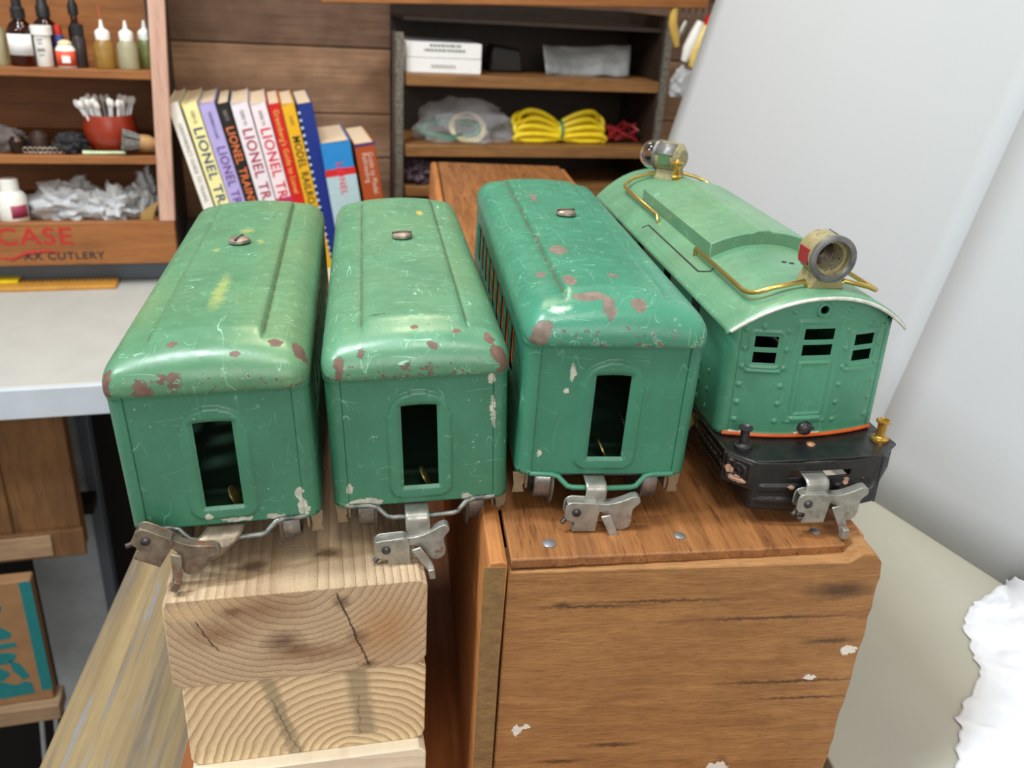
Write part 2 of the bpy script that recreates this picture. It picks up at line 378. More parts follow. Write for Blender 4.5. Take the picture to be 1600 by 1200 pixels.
M['laminate'] = plain('white_laminate', (186, 187, 184), .5, var=.05, nscale=.3)
M['edge'] = plain('pale_blue_edge_band', (196, 206, 218), .45, var=.05, nscale=.3)
M['board'] = plain('white_foam_board', (181, 187, 193), .75, var=.02, nscale=.05)
M['crumple'] = plain('white_crumpled_film', (222, 228, 238), .45, var=.03, nscale=.1)
M['teal'] = plain('teal_print', (22, 116, 120), .8, var=.1)
M['cardboard'] = plain('brown_cardboard', (150, 112, 76), .85, var=.14, nscale=.4)
M['darkvoid'] = plain('bench_void_shade', (24, 20, 18), .9)
M['concrete'] = plain('dark_floor', (70, 64, 58), .9)
M['lid'] = wood('oak_lid', (162, 108, 62), (124, 78, 42), 'y', 2.2, .07, .5, dark=(84, 46, 22), stain=.2)
M['crate_end'] = wood('pine_crate_end', (172, 126, 76), (142, 98, 56), 'x', 2.6, .16, .7, plane='xz', stain=.25,
    spots=[(13.6, -5.5, 2.4, .07), (14.5, -6.3, 1.6, .05), (6.0, -1.9, 1.6, .06), (8.5, -1.75, 2.2, .05), (12.5, -2.6, 2.6, .06), (14.9, -1.5, 1.0, .3), (11.9, -9.7, .25, .5), (5.8, -8.9, .8, .08), (7.6, -8.2, .9, .09), (5.3, -1.85, .3, .12), (14.9, -3.7, .9, .1)],
    extra=[((222, 218, 212), [(14.56, -5.34, .24, .12), (4.1, -7.3, .18, .24), (4.35, -7.15, .2, .1), (15.75, -4.15, .3, .2), (11.8, -9.6, .4, .24)], .6)], bump=1.0)
M['crate_side'] = wood('pine_crate_side', (190, 128, 70), (166, 104, 54), 'y', 1.2, .1, .65, bump=.5)
M['crate_grey'] = wood('weathered_side_plank', (150, 118, 74), (118, 92, 58), 'x', 4, .4, .8)
M['plank_wall'] = wood('old_wall_planks', (176, 138, 108), (136, 102, 78), 'x', .5, .06, .75, stain=.5)
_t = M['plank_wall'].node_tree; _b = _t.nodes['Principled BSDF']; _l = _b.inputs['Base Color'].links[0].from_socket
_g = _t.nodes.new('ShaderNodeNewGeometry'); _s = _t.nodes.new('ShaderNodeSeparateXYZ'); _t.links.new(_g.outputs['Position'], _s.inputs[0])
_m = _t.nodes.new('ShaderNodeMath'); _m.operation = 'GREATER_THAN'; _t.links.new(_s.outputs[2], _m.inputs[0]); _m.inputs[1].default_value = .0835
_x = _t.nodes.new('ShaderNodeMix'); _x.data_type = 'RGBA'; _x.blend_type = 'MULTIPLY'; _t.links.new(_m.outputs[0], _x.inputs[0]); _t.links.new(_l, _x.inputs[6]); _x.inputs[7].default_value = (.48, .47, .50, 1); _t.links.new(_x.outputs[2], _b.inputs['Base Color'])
M['cab'] = wood('honey_pine_crate', (164, 106, 54), (138, 84, 40), 'x', .8, .08, .5, stain=.2)
M['cabpost'] = wood('pinkish_pine_post', (214, 176, 158), (188, 146, 128), 'z', .8, .08, .6, stain=.15)
M['shelfwood'] = wood('brown_shelf', (150, 106, 60), (116, 78, 40), 'x', .8, .08, .5, stain=.3)
M['darkwood'] = wood('dark_stained_wood', (56, 38, 26), (34, 24, 16), 'x', .8, .08, .6)
M['oldcrate'] = wood('old_crate_wood', (142, 102, 62), (112, 78, 48), 'z', .6, .12, .8, stain=.5)
M['brownboard'] = wood('brown_stained_board', (150, 88, 44), (108, 58, 28), 'y', .8, .05, .45)
def weathered():
    n = NT('weathered_fir'); k = (1, .035, 1)
    a = n.noise(.9, 6, .6, k=k); c = n.mix(n.mr(a, .35, .65), lin((152, 134, 98)), lin((118, 102, 74)))
    g = n.mr(n.noise(1.3, 5, .65, k=k, off=(7, 0, 3)), .50, .60, 0, .85); c = n.mix(g, c, lin((98, 90, 82)))
    g2 = n.math('MULTIPLY', n.mr(n.noise(1.6, 4, .6, k=k, off=(21, 5, 3)), .56, .62), n.mr(n.noise(.5, 3, .6, k=(1, .3, 1)), .42, .55)); c = n.mix(g2, c, lin((118, 124, 134)))
    m = n.noise(1.1, 6, .65); c = n.mix(n.mr(m, .4, .72, 0, .45), c, lin((126, 108, 78))); n.col(c); n.rough(.85)
    n.bump(n.math('ADD', a, n.math('MULTIPLY', n.noise(6, 4), .4)), .7, .06); return n.m
M['weathered'] = weathered()
M['slat'] = wood('pale_slat', (176, 148, 116), (150, 122, 94), 'x', .8, .1, .7)
M['lumber1'] = rings('rough_sawn_pine', (216, 190, 156), (148, 112, 80), (4.0, 1.3), 3.9, 1.4, soft=.5, bump=1.0,
    spots=[((80, 52, 34), [(3.55, -2.0, .5, .34), (3.9, -2.35, .45, .22), (2.1, -.6, .25, .2), (5.45, -.6, .22, .2), (6.0, -2.1, .3, .25), (6.3, -3.3, .3, .12)], .5, .7), ((228, 198, 154), [(.8, -.5, .8, .3), (1.9, -.25, .9, .2)], .3, .4), ((146, 106, 74), [(2.9, -.6, 1.1, .5), (4.6, -2.6, 1.2, .3), (1.6, -1.4, .8, .4)], .6, .8), ((190, 140, 92), [(6.9, -1.9, .8, 1.0)], .8, .8)],
    cracks=[((58, 38, 24), [(5.3, -.25, 6.3, -3.35, .035, .6), (.9, -.85, 1.5, -2.1, .025, .6)], .16, .9)], knots=[(2.6, 1.5, .42, .3), (5.1, 1.9, .4, .25), (4.85, 1.85, .18, .12)])
M['lumber2'] = rings('planed_pine', (230, 208, 170), (156, 120, 80), (5.4, -4.3), 3.3, .15, soft=.8, bump=.35,
    cracks=[((140, 128, 104), [(2.65, .1, 3.5, -3.6, .24, .35), (5.6, .1, 5.9, -3.0, .36, .35)], .3, .7), ((80, 60, 42), [(2.75, -.9, 3.6, -3.5, .022, .6), (5.65, -1.2, 5.7, -3.0, .014, .6)], .3, .8)])
M['lumber3'] = rings('pale_spruce', (232, 222, 200), (200, 186, 158), (4, -20), 2.0, .3, soft=.3, bump=.5)

# ------------------------------------------------------------------ setting
WO = Vector((-23.1, 90, 0)); A9 = R(9)
def W(u, v, z=0): return (WO.x+u*cos(A9)-v*sin(A9), WO.y+u*sin(A9)+v*cos(A9), z)
ROT9 = (0, 0, A9)
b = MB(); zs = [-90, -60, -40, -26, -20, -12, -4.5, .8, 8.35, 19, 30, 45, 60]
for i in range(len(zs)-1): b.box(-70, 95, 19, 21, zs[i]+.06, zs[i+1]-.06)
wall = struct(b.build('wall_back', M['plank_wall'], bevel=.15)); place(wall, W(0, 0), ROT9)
fl = struct(MB().box(-120, 120, -60, 140, -92, -90).build('floor', M['concrete']))

# ------------------------------------------------------------------ workbench on the left
wb = tag(empty('workbench', W(-8, 0, -14.15), ROT9), 'white-topped workbench with a pale edge band behind the left train car', 'workbench')
MB().box(-50, 31, -23.5, 18.9, -1.2, 0).build('bench_top', M['laminate'], wb, bevel=.1)
MB().box(-50, 31, -24, -23.5, -2.6, -.03).build('edge_band', M['edge'], wb, bevel=.08)
MB().box(-9.0, -2.4, -5.8, -5, -76, -1.2).build('leg_panel', M['galv'], wb, bevel=.2)
MB().box(-2.4, -1.3, -6.6, -4.6, -76, -1.2).build('leg_post', M['galv_dark'], wb, bevel=.15)
MB().box(-50, 31, 10, 11, -76, -1.2).build('back_panel', M['darkvoid'], wb)  # near-black sheet standing in for the deep shade under the bench
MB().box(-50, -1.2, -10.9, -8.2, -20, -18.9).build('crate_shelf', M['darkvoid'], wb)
MB().box(-50, -4.1, -23.3, -20.6, -34.4, -32.6).build('lower_shelf', M['slat'], wb, bevel=.15)

ru = tag(empty('wooden_ruler', W(0, 0, -14.15), ROT9), 'flat orange-brown wooden ruler lying along the back of the white bench', 'ruler')
MB().box(-30, -5.9, -.5, 2.2, 0.02, .45).build('ruler_body', plain('ruler_wood', (196, 140, 56), .4), ru, bevel=.08)
mk = MB()
for i in range(60): mk.box(-29.8+i*.4, -29.8+i*.4+.05, 1.3 if i % 2 else 1.0, 2.1, .45, .47)
mk.build('ruler_marks', M['print'], ru)
MB().box(-30, -15.1, .8, 2.4, .5, .8, Matrix.Rotation(R(0), 4, 'Z')).build('yellow_strip', M['yellow_cord'])
o = bpy.data.objects['yellow_strip']; place(o, W(0, 0, -14.15), ROT9); tag(o, 'short yellow strip lying on top of the wooden ruler', 'strip')

o = MB().box(-60, 1.0, 2.4, 17, -14.1, -11.7).build('steel_base', M['galv_dark'], bevel=.15)
place(o, W(0, 0), ROT9); tag(o, 'dark grey steel base strip under the wooden shelf crate', 'base')

# cabinet made from a crate
cb = tag(empty('shelf_crate', W(0, 0, -11.68), ROT9), 'open-front honey pine crate used as shelves, red lettering on its bottom rail', 'shelf')
MB().box(-60, .25, 0, .9, 0, 4.35).build('bottom_rail', M['cab'], cb, bevel=.12)
sk = MB(); sk.prism([(-1.15, 4.35), (.35, 4.35), (1.9, 34), (.4, 34)], 0, .9, lambda a, b_, d: (a, d, b_)); sk.build('front_post', M['cabpost'], cb, bevel=.12)
MB().box(-.45, .3, .9, 17, 0, 34, Matrix.Shear('XY', 4, (0, 0)) ).build('side_panel', M['darkwood'], cb)
MB().box(-60, .2, 16.3, 17, 0, 34).build('back_panel', M['cab'], cb)
MB().box(-60, -.5, .9, 16.3, 3.4, 3.9).build('bottom_board', M['cab'], cb)
for z in (17.85, 9.95): MB().box(-60, -.45, .3, 16.3, z, z+.8).build('shelf_board', M['cab'], cb, bevel=.08)
redp = plain('red_stencil', (176, 40, 34), .7); 
text('CASE', 2.4, redp, cb, (-12.7, -.02, 2.9), name='red_lettering', bold=.07, ext=.015, sx=1.15)
q = MB(); q.tube([(-16.5, -.02, 1.0), (-15, -.02, .75), (-13.6, -.02, 1.35), (-11.8, -.02, 1.55), (-10.4, -.02, 1.3)], [.05, .13, .16, .13, .03], 8); q.build('red_swash', redp, cb)
text('XX CUTLERY', 1.05, M['print'], cb, (-10.3, -.02, .95), name='black_lettering', bold=.03, ext=.015, sx=1.1)

def bottle(name, u, v, z, prof, mat, label, cat='bottle', cap=None, capmat=None, lab=None, labmat=None, group=None, capname='cap', extra=None):
    r = empty(name, W(u, v, z), ROT9); tag(r, label, cat, group)
    MB().lathe(prof, 20).build('bottle_body', mat, r, smooth=50)
    if cap: MB().lathe(cap, 20).build(capname, capmat, r, smooth=40)
    if lab:
        rr, z0, z1, a0, a1 = lab
        MB().grid(lin_(a0, a1, 14), [z0, z1], lambda a, zz: (rr*sin(a), -rr*cos(a), zz)).build('label', labmat, r, solid=.02, off=1)
    return r
G1 = 'bottles on the top shelf of the crate'
zt = 7.0
bottle('plastic_bottle', -13.6, 1.6, zt, [(.95, 0), (1.0, .1), (1.0, 3.0), (.5, 3.6), (.5, 4.0), (.2, 4.2)], M['milky'], 'pale translucent bottle at the far left edge of the top crate shelf', group=G1)
r = bottle('dropper_bottle', -11.3, 1.7, zt, [(1.15, 0), (1.2, .1), (1.2, 2.9), (.9, 3.5), (.5, 3.9), (.5, 4.2)], M['amber'], 'amber glass dropper bottle with a pale label, in front of another dark one',
       cap=[(.6, 4.0), (.6, 4.8), (.42, 5.0), (.4, 6.2), (.25, 6.9), (.0, 7)], capmat=M['rubber'], lab=(1.23, .95, 2.75, -1.0, .9), labmat=M['paper'], group=G1, capname='dropper_cap')
bottle('dropper_bottle', -9.6, 3.7, zt, [(1.15, 0), (1.2, .1), (1.2, 3.0), (.9, 3.6), (.5, 4.0), (.5, 4.3)], M['amber'], 'dark amber dropper bottle standing behind the white pill bottle', cap=[(.6, 4.1), (.6, 5), (.45, 5.2), (.42, 6.5), (.2, 7.2), (0, 7.3)], capmat=M['rubber'], group=G1, capname='dropper_cap')
r = bottle('pill_bottle', -9.55, 1.4, zt, [(.66, 0), (.72, .08), (.72, 2.9)], M['white'], 'narrow white plastic bottle with a wide flat cap, lines of print', cap=[(.92, 2.75), (.92, 3.45), (.85, 3.5), (0, 3.5)], capmat=M['white'], group=G1)
q = MB()
for i, (z, wd) in enumerate([(2.3, .5), (2.0, .35), (1.5, .65), (1.35, .65), (1.0, .4)]): q.box(-wd/2-.1, wd/2-.1, -.76, -.70, z, z+.09)
q.build('printed_lines', M['grey_print'], r)
bottle('dropper_bottle', -7.1, 4.2, zt, [(.6, 0), (.65, .1), (.65, 3.2), (.3, 3.8), (.3, 4.4)], M['amber'], 'dark bottle with a black stopper behind the red-labelled jar', cap=[(.45, 4.4), (.45, 5.2), (.2, 5.8), (0, 5.8)], capmat=M['rubber'], group=G1, capname='dropper_cap')
r = bottle('small_jar', -7.7, 1.3, zt, [(.8, 0), (.86, .08), (.86, 1.6), (.5, 2.0)], M['white'], 'small jar with a red-orange label and cream lid between white bottle and dark bottle', 'jar', cap=[(.62, 1.65), (.6, 2.15), (.3, 2.35), (0, 2.35)], capmat=plain('cream_lid', (220, 212, 176), .5), lab=(.89, .15, 1.45, -1.2, 1.2), labmat=plain('red_orange_label', (214, 78, 46), .5), group=G1, capname='lid')
MB().box(-.25, .45, -.95, -.88, .45, 1.05).build('label_panel', M['paper'], r)
bottle('paint_bottle', -8.35, 2.5, zt, [(.42, 0), (.45, 2.5), (.3, 2.8), (.3, 3.4)], plain('blue_label_bottle', (60, 72, 140), .4), 'small blue bottle with a red cap just right of the white pill bottle', cap=[(.35, 2.7), (.35, 3.5), (0, 3.6)], capmat=plain('red_cap', (190, 50, 40), .4), group=G1)
bottle('dark_bottle', -6.55, 1.6, zt, [(.55, 0), (.6, .1), (.6, 2.5), (.45, 2.8)], plain('smoky_bottle', (48, 38, 40), .3), 'small dark bottle with a ribbed black cap left of the oil bottles', cap=[(.55, 2.8), (.55, 3.7), (.5, 3.75), (0, 3.75)], capmat=M['rubber'], group=G1)
for u, v, lab, needle, mt in ((-4.45, 1.6, 'needle-tip oil bottle with amber oil and a red needle cap', True, M['oil']), (-2.4, 1.6, 'cloudy squeeze bottle with a white nozzle beside the shelf post', False, M['milky']), (-.95, 3.6, 'greenish bottle half hidden behind the crate post, upper shelf', False, plain('olive_bottle', (110, 112, 60), .4))):
    r = bottle('oil_bottle', u, v, zt, [(.88, 0), (.92, .1), (.92, 2.1), (.55, 2.6)], mt, lab, cap=[(.62, 2.45), (.66, 3.1), (.55, 3.3), (.22, 3.5), (.12, 4.2), (0, 4.25)], capmat=M['white'], group=G1, capname='nozzle')
    if needle: MB().tube([(0, 0, 4.0), (-.05, 0, 5.4)], [.07, .05], 8).build('needle_cap', plain('red_needle_cap', (196, 92, 72), .4), r)

# middle shelf
zm = -.88
pt = tag(empty('ceramic_pot', W(-5.0, 3.2, zm), ROT9), 'round red-brown ceramic pot full of white cotton swabs', 'pot')
MB().lathe([(1.3, 0), (1.9, .25), (2.4, 1.2), (2.5, 2.2), (2.3, 3.2), (2.2, 3.5), (2.05, 3.5), (2.1, 3.1), (2.25, 2.2), (1.9, .6), (0, .3)], 32, cap=True).build('pot_body', M['pot'], pt, smooth=60)
first = None
for i in range(26):
    a = random.uniform(0, 2*pi); rr = random.uniform(.4, 1.7); lean = random.uniform(.2, .55)
    if first is None:
        g = tag(empty('cotton_swab'), 'white cotton swab standing in the red-brown pot', 'cotton swab', 'cotton swabs in the red pot')
        MB().tube([(0, 0, 0), (0, 0, 4.5)], .12, 6).build('stick', M['paper'], g); MB().sphere((0, 0, 4.5), .28, 8, 6, (1, 1, 1.6)).build('cotton_tip', M['white'], g)
        first = g
    else:
        g = first.copy(); COL.objects.link(g)
        for ch in first.children: c2 = ch.copy(); COL.objects.link(c2); c2.parent = g
    p = W(-5.0+cos(a)*rr*.75, 3.2+sin(a)*rr*.6, zm+.4); g.location = Vector(p)*S
    g.rotation_euler = (lean*-sin(a)*.8, lean*cos(a)*.9, 0)
br = tag(empty('shaving_brush', W(-2.5, .9, zm+1.25), (0, R(8), A9+R(10))), 'stubby paint brush with grey bristles and a wooden handle lying by the pot', 'brush')
q = MB()
for i in range(90):
    a = random.uniform(0, 2*pi); rr = sqrt(random.random())*.75
    q.tube([(.5, cos(a)*rr*.7, sin(a)*rr*.7), (-.6, cos(a)*rr*1.2, sin(a)*rr*1.2), (-1.3, cos(a)*rr*1.35+random.uniform(-.15, .15), sin(a)*rr*1.35+random.uniform(-.15, .15))], [.07, .07, .05], 5)
q.build('bristles', plain('grey_bristle', (134, 132, 128), .8, var=.35, nscale=3), br)
MB().lathe([(.72, 0), (.75, .8), (.55, 1.2), (.5, 2.0), (.35, 2.6), (0, 2.7)], 16, Matrix.Translation((.3, 0, 0)) @ Matrix.Rotation(R(90), 4, 'Y')).build('handle', plain('brush_wood', (178, 138, 92), .5), br, smooth=50)
q = MB().tube([(-8.0, 0, .16), (-6.5, 0, .16), (-4.2, 0, .2)], [.22, .16, .14], 8).build('plastic_stick', plain('pale_green_plastic', (196, 216, 176), .4)); place(q, W(.6, .75, zm), ROT9); tag(q, 'pale green plastic stick lying in front of the red pot', 'stick')
def lump(name, u, v, z, sx, sy, sz, mat, label, cat, amp=.35, fr=.8, seed=0, rot=0, group=None, parts=None):
    b = MB(); nu, nv = 56, 30; vs = []
    for i in range(nv+1):
        for j in range(nu):
            th = pi*i/nv; ph = 2*pi*j/nu; d = Vector((sin(th)*cos(ph), sin(th)*sin(ph), cos(th)))
            k = 1+amp*(mnoise.noise(d*fr*2+Vector((seed, 0, 0)))+.6*abs(mnoise.noise(d*fr*5+Vector((0, seed, 0))))-.2+.25*abs(mnoise.noise(d*fr*11)))
            vs.append((d.x*sx*k, d.y*sy*k, max(0, d.z*sz*k+sz*.6)))
    fs = [(i*nu+j, (i+1)*nu+j, (i+1)*nu+(j+1) % nu, i*nu+(j+1) % nu) for i in range(nv) for j in range(nu)]
    b.add(vs, fs); o = b.build(name, mat, smooth=50); place(o, W(u, v, z), (0, 0, A9+rot)); return tag(o, label, cat, group)
lump('black_cloth', -8.6, 1.9, zm, 1.5, 1.3, 1.1, plain('black_cloth_fabric', (34, 34, 38), .7), 'crumpled black cloth left of the red pot', 'cloth', .5, 1.1, 3)
lump('grey_cloth', -14.2, 2.6, zm, 1.8, 1.5, 1.4, plain('grey_rag', (96, 86, 84), .8), 'grey rag at the left end of the middle crate shelf', 'rag', .4, .9, 9)
kn = tag(empty('dark_chain', W(0, 0, zm), ROT9), 'dark metal chain with shiny links on the middle crate shelf', 'chain')
q = MB()
for i in range(9):
    a = -12.4+i*.42; q.tube([(a+.22*cos(t), 1.0+.06*(i % 2), .3+.24*sin(t)) for t in lin_(0, 2*pi, 12)[:-1]], .07, 6, True)
q.build('chain_links', M['screw'], kn)
MB().lathe([(.7, 0), (.8, .3), (.8, 1.1), (.5, 1.5), (0, 1.5)], 16, Matrix.Translation((-13.1, 1.6, 0))).build('chain_weight', plain('dark_bronze', (56, 40, 32), .3, .6), kn)
MB().lathe([(.9, 0), (1, .4), (.9, 1.4), (.4, 1.9), (0, 1.9)], 16, Matrix.Translation((-11.4, 2.6, 0))).build('chain_reel', plain('dark_brown_reel', (60, 44, 36), .4), kn)

# bottom compartment
zb = -7.75
r = bottle('glue_bottle', -14.6, 1.9, zb, [(1.25, 0), (1.35, .1), (1.35, 2.6), (1.1, 3.0), (.75, 3.2)], M['white'], 'white bottle with a pink label at the lower left of the crate', cap=[(.85, 3.1), (.85, 4.2), (.75, 4.3), (0, 4.3)], capmat=M['white'], lab=(1.38, .7, 1.9, .1, 1.3), labmat=plain('pink_label', (150, 50, 80), .5))
lump('plastic_bag', -10.2, 4.4, zb, 3.4, 2.4, 2.1, M['film2'], 'crumpled cloudy plastic bag in the bottom of the crate, leftmost', 'plastic bag', .5, 1.3, 1, group='plastic bags in the crate')
lump('plastic_bag', -5.6, 3.8, zb, 2.3, 2.0, 1.9, M['film2'], 'crumpled plastic bag in the middle of the crate bottom', 'plastic bag', .55, 1.4, 5, group='plastic bags in the crate')
lump('plastic_bag', -2.6, 5.2, zb, 1.2, 1.8, 2.7, M['film2'], 'tall crumpled plastic bag leaning against the crate post', 'plastic bag', .5, 1.2, 8, group='plastic bags in the crate')
o = MB().prism([(-.6, 0), (.55, 0), (.75, .7), (1.3, 1.9), (.1, 1.2), (-.55, .7)], 0, .25, lambda a, c, d: (a, d, c)).build('cardboard_scrap', plain('kraft_scrap', (164, 132, 76), .8), bevel=.03); place(o, W(-2.4, 1.15, zb+.3), (R(-6), 0, A9)); tag(o, 'small folded tan cardboard scrap in front of the bag by the post', 'cardboard')

# ------------------------------------------------------------------ books
def book(u0, wd, h, lean, cover, label, depth=11, v=1.0, z=-14.13, titles=()):
    bk = empty('book', W(u0, v, z), ROT9); tag(bk, label, 'book', 'railroad books leaning on the bench')
    Mx = Matrix.Rotation(R(lean), 4, 'Y'); wd = wd-.08
    cm = cover if not isinstance(cover, tuple) else plain('book_cover', cover, .35, var=.04)
    q = MB(); q.box(0, wd, 0, .12, 0, h, Mx); q.box(0, .09, 0, depth, 0, h, Mx); q.box(wd-.09, wd, 0, depth, 0, h, Mx); q.build('cover', cm, bk, bevel=.05)
    MB().box(.1, wd-.1, .13, depth-.15, .15, h-.15, Mx).build('pages', M['pages'], bk)
    for (txt, size, frac, rgb, sx, bold) in titles:
        t = text(txt, size, plain('spine_ink', rgb, .6), bk, (0, 0, 0), SPINE, 'spine_title', .006, bold, 'LEFT', sx)
        t.data.transform(Matrix.Translation(Vector((wd/2, -.012, h-frac))*S)); t.data.transform(Mx)
    return bk, Mx
def stripe(bk, Mx, wd, h, z0, z1, rgb, name='colour_band'):
    MB().box(-.01, wd+.01, -.012, .1, h-z0, h-z1, Mx).build(name, plain('band', rgb, .4, var=.04), bk)
sm = .52
def bx(frac_top, lean, h=18.7): return frac_top+sin(R(lean))*h
L0 = 13.2
for (ut, wd, lean, rgb, lab, tt, dv) in [
    (.6, 1.15, 13.6, (236, 234, 226), 'thin white book at the left end of the leaning row', [("GREENBERG'S GUIDE TO TRAINS", .55, 2.0, (130, 130, 136), .9, 0)], 0),
    (1.95, 1.5, 13.2, (240, 234, 168), 'pale yellow book with big blue letters on its spine', [("GUIDE TO", .5, .8, (130, 120, 90), .5, 0), ('LIONEL TRAINS', 1.28, 2.4, (36, 66, 110), 1.15, .045)], 0),
    (3.5, 1.6, 12.9, (176, 168, 222), 'lavender book with purple letters on its spine', [("GREENBERG'S GUIDE", .42, .9, (84, 70, 130), .62, 0), ('LIONEL TRAINS', 1.2, 4.3, (108, 62, 140), .95, .035)], 0),
    (5.15, 1.25, 12.6, (28, 26, 28), 'black book with orange letters on its spine', [("GUIDE TO", .5, .7, (170, 160, 150), .4, 0), ('LIONEL TRAINS', 1.1, 2.3, (226, 120, 62), .95, .035)], 0),
    (6.5, 1.75, 12.3, (232, 226, 236), 'white book with dark red letters next to the black one', [("GUIDE TO", .5, .7, (90, 90, 100), .6, 0), ('LIONEL TRAINS', 1.42, 2.5, (164, 34, 52), .98, .05)], 0),
    (8.35, 1.6, 12.0, (240, 226, 232), 'white book with bright pink-red letters beside the red book', [("GUIDE TO", .5, .7, (70, 70, 80), .6, 0), ('LIONEL TR', 1.42, 2.4, (206, 26, 60), .98, .05)], 0),
    (10.05, 1.25, 11.5, (206, 30, 30), 'red book with gold script on its spine', [("Greenberg's Guide to Lionel", .72, .6, (226, 186, 90), .92, .01)], 0),
    (11.35, 1.35, 11.0, (230, 178, 36), 'yellow book with black letters between the red and dark blue books', [('MODEL RAILROAD', 1.1, 3.2, (44, 40, 24), .85, .03), ('GUIDE', .5, 1.2, (150, 120, 40), .6, 0)], 0),
    (12.85, 1.6, 10.2, (24, 50, 132), 'dark blue book at the right end of the tall row', [], .2)]:
    h = 18.6
    bk, Mx = book(0, wd, h, -lean, rgb, lab, v=1.0+dv, titles=tt)
    # the top leans left: place the foot so that the top-left corner meets ut
    bk.location = Vector(W(ut+sin(R(lean))*h, 1.0+dv, -14.13))*S
    if rgb == (28, 26, 28): stripe(bk, Mx, wd, h, 0, 0.02, (28, 26, 28))
    if lab.startswith('white book with bright'): stripe(bk, Mx, wd, h, 9.6, 13.5, (190, 40, 96)); 
    if lab.startswith('dark blue'):
        q = MB()
        for i in range(22): q.sphere((.06, -.02, h-.9-i*.75), .16, 8, 6)
        for i, vtx in enumerate(q.v): q.v[i] = tuple(Mx @ Vector(vtx))
        q.build('spiral_binding', plain('pale_binding', (196, 214, 232), .4), bk)
for (ut, wd, h, lean, lab, kind) in [(15.0, 3.1, 14.7, 8.5, 'thick blue and pale grey book with a red band, left of the rust-brown one', 0), (18.45, 2.15, 14.7, 9, 'rust-brown book with white print at the right end of the row', 1)]:
    bk, Mx = book(0, wd, h, -lean, (40, 136, 208) if kind == 0 else (170, 78, 40), lab, v=.6)
    bk.location = Vector(W(ut+sin(R(lean))*h, .6, -14.13))*S
    if kind == 0:
        stripe(bk, Mx, wd, h, 2.75, 3.5, (206, 40, 44)); stripe(bk, Mx, wd, h, 3.5, 14.6, (176, 206, 216))
        t = text('LIONEL', .95, plain('pink_red_ink', (222, 60, 84), .6), bk, (0, 0, 0), SPINE, 'spine_title', .008, .03, 'LEFT', 1.0)
        t.data.transform(Matrix.Translation(Vector((wd/2, -.022, h-2.1))*S)); t.data.transform(Mx)
    else:
        for k, (tx, xx) in enumerate([('Guide to Model', 1.45), ('Railroading', .85)]):
            t = text(tx, .78, plain('pale_ink', (226, 204, 190), .6), bk, (0, 0, 0), SPINE, 'spine_title', .008, .0, 'LEFT', .8)
            t.data.transform(Matrix.Translation(Vector((xx, -.015, h-1.0))*S)); t.data.transform(Mx)
        stripe(bk, Mx, wd, h, .02, .3, (70, 50, 110))

# ------------------------------------------------------------------ shelf unit on the right
su = tag(empty('shelf_rack', W(24, 8, -20), ROT9), 'dark wooden shelf rack with angle-iron uprights behind the cars', 'shelf')
for x0 in (-.3, 31.3):
    q = MB().box(x0, x0+1.0, 0, .15, -70, 34 if x0 > 1 else 31); q.box(x0, x0+.15, 0, 1.4, -70, 34 if x0 > 1 else 31); q.build('upright', M['angle'], su)
for z in (26.8, 19.1): MB().box(1.0, 31.3, 0, 10.8, z-1.3, z).build('shelf_board', M['shelfwood'], su, bevel=.1)
MB().box(1.0, 31.2, 0, 10.8, 13.2, 14.4).build('shelf_board', M['shelfwood'], su, bevel=.1)
MB().box(.8, 31.6, 10.85, 10.95, -40, 34).build('back_board', M['darkwood'], su)
MB().box(31.1, 31.28, .2, 10.85, 0, 34).build('side_board', M['darkwood'], su)
MB().box(.8, 31.6, .6, 10.8, 32.2, 32.6).build('top_board', M['darkwood'], su)
q = MB(); q.prism([(-8, 33.5), (36, 35.1), (36, 40), (-8, 40)], -.6, .5, lambda a, c, d: (a, d, c)); q.build('top_rail', M['cab'], su, bevel=.1)
b1 = tag(empty('white_box', W(25.2, 9.2, 6.82), ROT9), 'long white carton with printed lines on the upper shelf', 'box')
MB().box(0, 8.5, 0, 8, 0, 1.55).build('lower_box', M['paper'], b1, bevel=.05)
MB().box(0, 8.5, 0, 8, 1.6, 3.2).build('lid', M['paper'], b1, bevel=.05)
q = MB()
for z, x0, x1 in ((2.75, 2.6, 6.2), (2.25, 2.0, 6.6), (.75, 2.8, 5.6), (.55, 2.8, 5.6)):
    x = x0
    while x < x1: wdt = random.uniform(.12, .4); q.box(x, min(x+wdt, x1), -.02, .02, z, z+(.28 if z > 2 else .12)); x += wdt+.1
q.build('printed_lines', M['grey_print'], b1)
o = MB().grid(lin_(0, 10.4, 24), lin_(0, 3.5, 8), lambda a, c: (a+c*-.12*(1 if a < 5 else -.4), 1.2*sin(a*.5)*.5+.5*mnoise.noise(Vector((a*.4, c*.5, 1))), c+.25*mnoise.noise(Vector((a*.5, c, 3))))).build('plastic_envelope', film('grey_film', (150, 152, 154), .75), solid=.05); place(o, W(42.2, 11.5, 6.85), (R(-16), 0, A9)); tag(o, 'grey translucent plastic sleeve standing on the upper shelf', 'sleeve')
o = MB().prism([(-2, 0), (2.2, 0), (1.8, 2.6), (-1.6, 3.0)], 0, 3, lambda a, c, d: (a, d, c)).build('dark_case', plain('black_case', (26, 24, 26), .5), bevel=.3); place(o, W(37.5, 12.5, 6.82), ROT9); tag(o, 'dark case between the white carton and the plastic sleeve', 'case')
